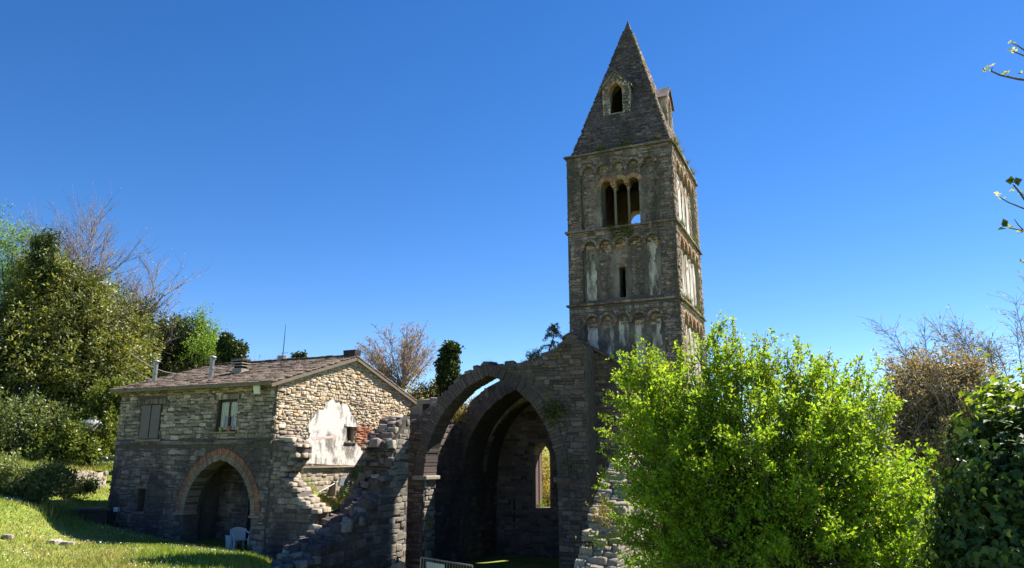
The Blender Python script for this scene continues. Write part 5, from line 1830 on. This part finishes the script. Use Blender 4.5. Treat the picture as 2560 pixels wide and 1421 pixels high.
# ---- near tree at the right whose budding twigs reach into the picture
nt_b = foot(2900, 1300, 5.2)
near_t = thing('budding_branch_tree', 'twigs with opening buds reaching in from the upper right edge', 'tree', tuple(nt_b))
mb = MB()
trk = [nt_b - [0, 0, .2], at(2890, 900, 5.2), at(2860, 500, 5.2), at(2840, 0, 5.2), at(2800, -300, 5.2)]
mb.tube(trk, [.07, .055, .045, .03, .015], 8)
mb.build('trunk', M['bark'], near_t)
mb = MB()
bl, ba = [], []


def twig(path, r):
    P_ = [at(x, y, 5.0) for x, y in path]
    mb.tube(P_, [r * (1 - .6 * i / (len(P_) - 1)) for i in range(len(P_))], 6)


def budcl(x, y, n, s, D=5.0):
    for k in range((n + 1) // 2):
        bl.append(at(x, y, D) + rng.normal(0, .006, 3))
        ba.append(np.array([rng.normal(), rng.normal(), rng.uniform(-.2, 1.2)]) - np.array(_R) * .5)


twig([(2860, 330), (2700, 230), (2600, 205), (2545, 198), (2500, 188), (2478, 178)], .011)
twig([(2700, 230), (2620, 175), (2565, 142), (2532, 128)], .008)
twig([(2620, 175), (2580, 140), (2545, 115), (2530, 108)], .006)
twig([(2478, 178), (2481, 168)], .004)
twig([(2860, 640), (2700, 560), (2600, 530), (2570, 512), (2548, 480), (2533, 462)], .01)
twig([(2600, 530), (2560, 522), (2520, 506), (2497, 492)], .006)
twig([(2600, 530), (2575, 500), (2556, 485)], .005)
twig([(2860, 700), (2700, 620), (2600, 590), (2560, 578), (2522, 570)], .008)
twig([(2560, 578), (2545, 562), (2536, 548)], .004)
twig([(2860, 760), (2700, 690), (2600, 665), (2556, 656)], .008)
mb.build('twigs', M['bark'], near_t)
for x, y, n in ((2463, 178, 10), (2478, 166, 8), (2511, 186, 5), (2520, 183, 4), (2530, 108, 8), (2534, 128, 10), (2556, 184, 4), (2497, 491, 8), (2504, 495, 4), (2537, 474, 6), (2553, 484, 8), (2524, 567, 6), (2550, 580, 8), (2558, 656, 6), (2560, 515, 4)):
    budcl(x, y, n, 1)
leaves('buds', np.array(bl), np.array(ba), .027 * rng.uniform(.6, 1.3, len(bl)), leaf_mat('opening_buds', [(.3, .33, .1), (.4, .4, .2), (.22, .28, .06)], .45, .5, .3), near_t, 'stuff', aspect=.6)
bl, ba = [], []
budcl(2530, 456, 10, 1)
budcl(2522, 566, 5, 1)
leaves('dead_leaves', np.array(bl), np.array(ba), .055, M['leaf_ivy'], near_t, 'stuff', aspect=.8)


# ================================================================== GRASS, WEEDS AND SMALL THINGS
def blades(name, P, h, mat, parent=None, kind='stuff', w=.012, lean=.35):
    n = len(P)
    h = np.broadcast_to(np.asarray(h, float), (n,))
    a = rng.uniform(0, 2 * np.pi, n)
    sd = np.stack([np.cos(a), np.sin(a), np.zeros(n)], 1) * w
    tip = P + np.stack([rng.normal(0, lean, n) * h, rng.normal(0, lean, n) * h, h * rng.uniform(.6, 1.2, n)], 1)
    V = np.stack([P - sd, P + sd, tip], 1).reshape(-1, 3)
    return obj_np(name, V, np.arange(n * 3).reshape(n, 3), mat, parent, kind)


# lawn
N = 150000
gx_ = rng.uniform(-44, -12.5, N)
gy_ = rng.uniform(9, 30, N)
gz_ = ground_z(gx_, gy_)
P = np.stack([gx_, gy_, gz_], 1)
w_ = P @ _f3
pxx, pyy = 1280 + FPX * (P @ _R) / w_, 710.5 - FPX * (P @ _u3) / w_
ok = (pxx > -120) & (pxx < 760) & (pyy < 1470) & ~((gx_ > XL - .1) & (gx_ < XR + .1) & (gy_ > YF - .1)) & (gz_ > -3.9)
path = (np.abs(gy_ - (24.5 + .02 * (gx_ + 30))) < .9) & (gx_ < -26.5) & (rng.random(N) < .8)
ok &= ~path
P = P[ok]
o = blades('grass', P, rng.uniform(.05, .13, len(P)), M['grass'], None, 'stuff', .016, .5)
tag(o, 'short spring grass of the lawn in front of the house', 'grass')
nn_ = rng.normal(size=(len(P), 2))
pat = np.sin(P[:, 0] * 1.3 + P[:, 1] * .7) + np.sin(P[:, 0] * .6 - P[:, 1] * 1.9) + rng.normal(0, .6, len(P))
q = P[(pat > .6) & (rng.random(len(P)) < .12)][:3000] + [0, 0, .1]
leaves_o = leaves('daisies', q, np.stack([rng.normal(size=len(q)), rng.normal(size=len(q)), np.full(len(q), .15)], 1), .034, M['daisy'], None, 'stuff', aspect=.9, fold=.02)
tag(leaves_o, 'tiny white daisies scattered over the lawn', 'daisies')
# taller weeds at the shadow edge
wd = []
for k in range(14):
    p = foot(rng.uniform(130, 215), 1300, rng.uniform(29, 31.5))
    wd.append(p + rng.normal(0, .25, (40, 3)) * [1, 1, 0])
wd = np.concatenate(wd)
wd[:, 2] = ground_z(wd[:, 0], wd[:, 1])
tag(blades('tall_weeds', wd, rng.uniform(.15, .5, len(wd)), M['weed'], None, 'stuff', .01, .2), 'tall weeds standing along the shaded lawn edge', 'weeds')
# lawn lip right in front
lp = np.stack([rng.uniform(-18, -13, 9000), rng.uniform(12.5, 19.5, 9000)], 1)
lz = ground_z(lp[:, 0], lp[:, 1])
lp = np.c_[lp, lz][lz > -3.9]
tag(blades('long_grass', lp, rng.uniform(.08, .2, len(lp)), M['grass'], None, 'stuff', .014, .45), 'longer grass on the lip of the lawn above the ruins', 'grass')
# terrace grass between gable and church
tx = rng.uniform(XR + .05, X0 - .02, 1700)
ty = 20.75 + 3.5 * rng.random(1700) ** 1.6
tzz = np.minimum(np.interp(tx, [XR, XR + .4, XR + 1.15, X0], [-.55, -.9, -1.55, -1.8]), np.interp(ty, [20.7, 21.1, 21.6, 22.2, 29], [-.6, -.8, -1.3, -1.72, -1.6]))
tag(blades('terrace_grass', np.stack([tx, ty, tzz], 1), rng.uniform(.08, .28, len(tx)), M['dry_grass'], None, 'stuff', .012, .5), 'tall yellowing grass at the foot of the sunlit gable', 'grass')

# weeds on the ruins
yw = rng.uniform(17.5, 23.9, 700)
zw = np.interp(-yw, [-a for a, b in prof], [b for a, b in prof])
xw = rng.uniform(X0, X1, 700)
kp = np.sin(yw * 4.1) + np.sin(xw * 5 + yw * 2.3) > .5
rw = np.stack([xw, yw, zw], 1)[kp]
rw = np.repeat(rw, 3, axis=0) + rng.normal(0, .03, (len(rw) * 3, 3))
tag(blades('rubble_weeds', rw, rng.uniform(.06, .22, len(rw)), M['weed'], None, 'stuff', .01, .5), 'thin weeds between the stones of the broken nave wall', 'weeds')
wp_, wh_ = [], []
for i in range(len(top) - 1):
    (a, za), (b, zb) = top[i], top[i + 1]
    n = int(60 * abs(b - a)) if a > -13.2 else int(25 * abs(b - a))
    f = rng.random(n)
    wp_.append(np.stack([a + (b - a) * f, YA + rng.uniform(.05, .85, n), za + (zb - za) * f + .02], 1))
    wh_.append(rng.uniform(.08, .3, n) * (1.4 if a > -11 else 1))
tag(blades('wall_grass', np.concatenate(wp_), np.concatenate(wh_), M['weed'], None, 'stuff', .008, .4), 'thin dry grass growing along the broken top of the arch wall', 'grass')
wp_ = []
for u0, u1, v, ax in ((-8.9, -5.3, 12.42, 'f'), (27, 32.2, 12.42, 's'), (27, 32.2, 9.06, 's'), (27.5, 32.2, 5.97, 's'), (-8.3, -6.9, 8.86, 'f')):
    n = int(70 * (u1 - u0))
    u = rng.uniform(u0, u1, n)
    u = u[np.sin(u * 5.1 + v) + np.sin(u * 2.3) > .3]
    d_ = rng.uniform(0, .12, len(u))
    wp_.append(np.stack([u, TY0 - d_, np.full(len(u), v)], 1) if ax == 'f' else np.stack([TX1 + d_, u, np.full(len(u), v)], 1))
cw_ = np.concatenate(wp_)
cw_ = np.repeat(cw_, 3, axis=0) + rng.normal(0, .02, (len(cw_) * 3, 3))
tag(blades('cornice_weeds', cw_, rng.uniform(.08, .3, len(cw_)), M['weed'], None, 'stuff', .012, .7), 'weeds sprouting along the tower cornices', 'weeds')
n = 420
f = rng.random(n) ** .8
ed = np.array([BX1, BY0, ZB])[None] + (AP - np.array([BX1, BY0, ZB]))[None] * f[:, None] * .92
ed = ed[np.sin(f * 23) + np.sin(f * 51) > .5]
tag(blades('spire_weeds', ed + rng.normal(0, .04, ed.shape), rng.uniform(.06, .22, len(ed)), M['dry_grass'], None, 'stuff', .012, .7), 'dry tufts growing up the sunlit edge of the spire', 'weeds')


def tuft(label, p, n, s, mat, r=.2, name='fern_tuft'):
    q = np.array(p) + rng.normal(0, 1, (n, 3)) * np.array([r, r * .5, r])
    a = rng.normal(0, 1, (n, 3)) + [0, -.6, -.3]
    t = thing(name, label, 'plant', tuple(float(v) for v in p))
    leaves('foliage', q, a, s * rng.uniform(.6, 1.4, n), M[mat], t, 'stuff', aspect=.3)
    return t


tuft('dark hanging plant on the wall right of the arch crown', onY(1385, 1030, YA - .1), 420, .16, 'weed', .24)
tuft('faint fern patch on the pier below the hanging plant', onY(1430, 1165, YA - .06), 160, .1, 'weed', .2)
tuft('green tuft under the belfry window ledge', onY(1570, 578, TY0 - .08), 260, .1, 'weed', .13)
tuft('leafy tuft left of the tower belfry ledge', onY(1545, 585, TY0 - .06), 140, .09, 'weed', .12)
tuft('green clump beside the dormer window of the spire', onY(1596, 222, 28.6), 120, .07, 'weed', .09)
tuft('yellow-green plant sprouting from the sunlit left pier', onX(1072, 1305, CL + .08), 120, .09, 'dry_grass', .13)
tuft('pale green plant under the gable ledge', onX(895, 1185, XR + .25), 240, .1, 'leaf_green', .16)
tuft('leafy green weed in the shade of the nave wall', onX(880, 1235, XR + .9), 260, .11, 'leaf_green', .18)
tuft('bushy green weed on the sunlit terrace corner', onX(770, 1225, XR + .5), 260, .12, 'leaf_green', .18)
tuft('bright grass tuft on the broken stub top', onX(735, 1190, XR + .3), 200, .14, 'dry_grass', .14)
tuft('weeds growing on the shoulder of the second arch', onY(1150, 1035, 28.9), 300, .12, 'dry_grass', .22)
tuft('green weeds on the steps of the sunlit wall stump', onX(1510, 1275, -6.0), 240, .12, 'dry_grass', .17)
tuft('low green weeds at the foot of the sunlit wall stump', onX(1480, 1385, -6.3), 200, .12, 'weed', .17)
tuft('weedy tuft on the choir window sill', onY(1356, 1266, YE + .3), 120, .12, 'leaf_green', .14)
tuft('small weed on the step above the nave wall', onX(1000, 1060, -16.2), 160, .1, 'dry_grass', .16)

# dry stone wall below the ivy bank
dw = thing('dry_stone_wall', 'low sunlit dry stone retaining wall left of the house', 'stone wall', tuple(foot(200, 1215, 36.5)))
dst = Stones(dw)
a_, b_ = foot(112, 1215, 34.6), foot(264, 1215, 39.5)
Ud = unit(b_ - a_)
Ud[2] = 0
Ud = unit(Ud)
Nd = np.cross(Ud, [0, 0, 1.])
zb_ = (a_[2] + b_[2]) / 2 - .12
hgt = 1.0
Fd = (np.array([a_[0], a_[1], zb_]), Ud, np.array([0, 0, 1.]), Nd)
Ld = np.linalg.norm((b_ - a_)[:2])
dpoly = [(0, 0), (Ld, 0), (Ld, hgt * .95), (Ld * .85, hgt * .85), (Ld * .7, hgt * 1.0), (0, hgt * 1.05)]
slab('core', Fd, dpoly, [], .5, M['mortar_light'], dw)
dst.wall(Fd, region(dpoly), (0, Ld, 0, hgt * 1.1), M['ruin_light'], (.13, .26), (.2, .55), (.04, .1), tilt=.12, rub=.12)
dst.flush()
# grassy bank above it
bkx, bky = np.linspace(-.5, Ld + 2.5, 24), np.linspace(.05, 5, 16)
U_, V_ = np.meshgrid(bkx, bky, indexing='ij')
BZ = zb_ + hgt * .95 + .12 * V_ + rng.normal(0, .02, U_.shape)
BP = np.array([a_[0], a_[1], 0])[None, None] + Ud[None, None] * U_[..., None] - Nd[None, None] * V_[..., None]
BP[..., 2] = BZ
bi = np.arange(24 * 16).reshape(24, 16)
obj_np('bank', BP, np.stack([bi[:-1, :-1], bi[1:, :-1], bi[1:, 1:], bi[:-1, 1:]], -1).reshape(-1, 4)[:, ::-1], M['ground'], None, 'structure', True)
q = BP.reshape(-1, 3)[rng.integers(0, 24 * 16, 7000)] + rng.normal(0, .15, (7000, 3)) * [1, 1, 0]
tag(blades('bank_grass', q, rng.uniform(.1, .3, len(q)), M['grass'], None, 'stuff', .02, .4), 'bright grass on the bank above the dry stone wall', 'grass')
# plastic water tank half hidden in the ivy
tk = at(228, 1080, 40.3)
tnk = thing('water_tank', 'pale grey plastic tank half hidden in the ivy bank', 'tank', (tk[0], tk[1], tk[2] - .6))
MB().lathe((tk[0], tk[1], tk[2] - .6), [(.5, 0), (.58, .05), (.6, .55), (.62, .6), (.6, .65), (.62, .95), (.5, 1.1), (.2, 1.18)], 20).build('body', M['fleece'], tnk, smooth=True)
MB().lathe((tk[0], tk[1], tk[2] + .57), [(.2, 0), (.2, .08), (.16, .1)], 14).build('lid', M['fleece'], tnk)
p = foot(249, 1215, 34)
tag(MB().box(p[0] - .35, p[0] + .2, p[1] - .2, p[1] + .2, p[2] - .1, p[2] + .28, .02).build('stone_block', M['gable_low'], bevel=.03), 'squared pale stone block at the left corner of the house', 'stone block')
# shaded stone bench / trough left of the house corner
p = foot(222, 1262, 32.5)
tr_ = thing('stone_trough', 'low dark stone trough in the shade left of the house corner', 'trough', tuple(p))
MB().box(p[0] - .55, p[0] + .75, p[1] - .35, p[1] + .35, p[2] + .42, p[2] + .52, .015).build('slab_top', M['ruin'], tr_, bevel=.02)
MB().box(p[0] - .45, p[0] + .7, p[1] - .28, p[1] + .28, p[2] - .1, p[2] + .42, .015).build('base', M['ruin'], tr_, bevel=.02)
for px, py, D, lab, s_ in ((138, 1345, 26, 'flat grey stone lying in the sunlit lawn', .33), (170, 1352, 25.7, 'thin rock edge breaking the lawn right of the flat stone', .28), (20, 1335, 26.5, 'small brown rock at the left edge of the lawn', .2)):
    p = at(px, py, D)
    p[2] = ground_z(p[0], p[1])
    b = MB()
    ring_ = [(math.cos(t) * s_ * rng.uniform(.8, 1.2), math.sin(t) * s_ * .7 * rng.uniform(.8, 1.2)) for t in np.linspace(0, 2 * math.pi, 9)[:-1]]
    vs = [(p[0] + x, p[1] + y, p[2] - .1) for x, y in ring_] + [(p[0] + x * .85, p[1] + y * .85, p[2] + .09 + rng.uniform(0, .04)) for x, y in ring_]
    b.add(vs, [(i, (i + 1) % 8, 8 + (i + 1) % 8, 8 + i) for i in range(8)] + [tuple(range(8, 16))])
    tag(b.build('rock', M['ruin_light'], bevel=.02), lab, 'rock')

# crowd barrier and splintered stump at the foot of the arch
FLZ = -4.6
A0, A1 = at(1052, 1394, 22.5), at(1190, 1437, 20.6)
zt = A0[2]
A1[2] = zt
bar = thing('metal_barrier', 'grey metal crowd barrier with a pale notice panel below the arch', 'barrier', (A0[0], A0[1], FLZ))
ub = unit(A1 - A0)
LB = 2.3
hb_ = 1.05
MB().tube([A0, A0 + ub * LB], .022, 8).build('top_rail', M['metal'], bar)
MB().tube([A0 - [0, 0, hb_ - .15], A0 + ub * LB - [0, 0, hb_ - .15]], .02, 8).build('bottom_rail', M['metal'], bar)
for f in (0, 1):
    c = A0 + ub * LB * f
    MB().tube([c, c - [0, 0, hb_]], .02, 8).build('post', M['metal'], bar)
    nf = np.array([-ub[1], ub[0], 0]) * .3
    MB().tube([c - [0, 0, hb_] - nf, c - [0, 0, hb_ - .08], c - [0, 0, hb_] + nf], .018, 6).build('foot', M['metal'], bar)
for k in range(1, 19):
    c = A0 + ub * LB * k / 19
    MB().tube([c, c - [0, 0, hb_ - .15]], .008, 5).build('bar', M['metal'], bar)
nf = unit(np.array([ub[1], -ub[0], 0]))
c0, c1 = A0 + ub * .32 - nf * -.03, A0 + ub * 1.15 - nf * -.03
MB().hexa([c0 - [0, 0, .08], c1 - [0, 0, .08], c1 - [0, 0, .42], c0 - [0, 0, .42]] + [v_ + nf * .008 for v_ in (c0 - [0, 0, .08], c1 - [0, 0, .08], c1 - [0, 0, .42], c0 - [0, 0, .42])]).build('panel', simple_mat('notice_board', (.5, .5, .47), .6, .08, 4, 0), bar)
FB = A0 + np.array([0, 0, FLZ - (zt - hb_)])
sp = at(995, 1405, 22.3)
stp = thing('wooden_stump', 'weathered splintered wooden stump in front of the sunlit wall strip', 'stump', (sp[0], sp[1], FLZ))
z0 = FLZ - .1
zt2 = at(995, 1400, 22.3)[2]
b = MB()
nseg = 12
prof_ = [(.34, z0), (.3, z0 + .5), (.24, zt2 - .25), (.17, zt2 - .08)]
vs = []
for r_, z in prof_:
    for k in range(nseg):
        t = 2 * math.pi * k / nseg
        rr2 = r_ * (1 + .12 * math.sin(3 * t + 1) + rng.uniform(-.05, .05))
        vs.append((sp[0] + rr2 * math.cos(t), sp[1] + rr2 * math.sin(t), z + (rng.uniform(-.04, .08) if z > zt2 - .2 else 0)))
fs = [(i * nseg + k, i * nseg + (k + 1) % nseg, (i + 1) * nseg + (k + 1) % nseg, (i + 1) * nseg + k) for i in range(3) for k in range(nseg)] + [tuple(3 * nseg + k for k in range(nseg))]
b.add(vs, fs).build('trunk', M['wood_grey'], stp)
MB().add([(sp[0] - .07, sp[1] - .05, zt2 - .12), (sp[0] + .07, sp[1] - .05, zt2 - .12), (sp[0] + .05, sp[1] + .07, zt2 - .12), (sp[0] - .05, sp[1] + .07, zt2 - .12), (sp[0] - .03, sp[1], zt2 + .13)], [(0, 1, 4), (1, 2, 4), (2, 3, 4), (3, 0, 4)]).build('splinter', M['dark_wood'], stp)
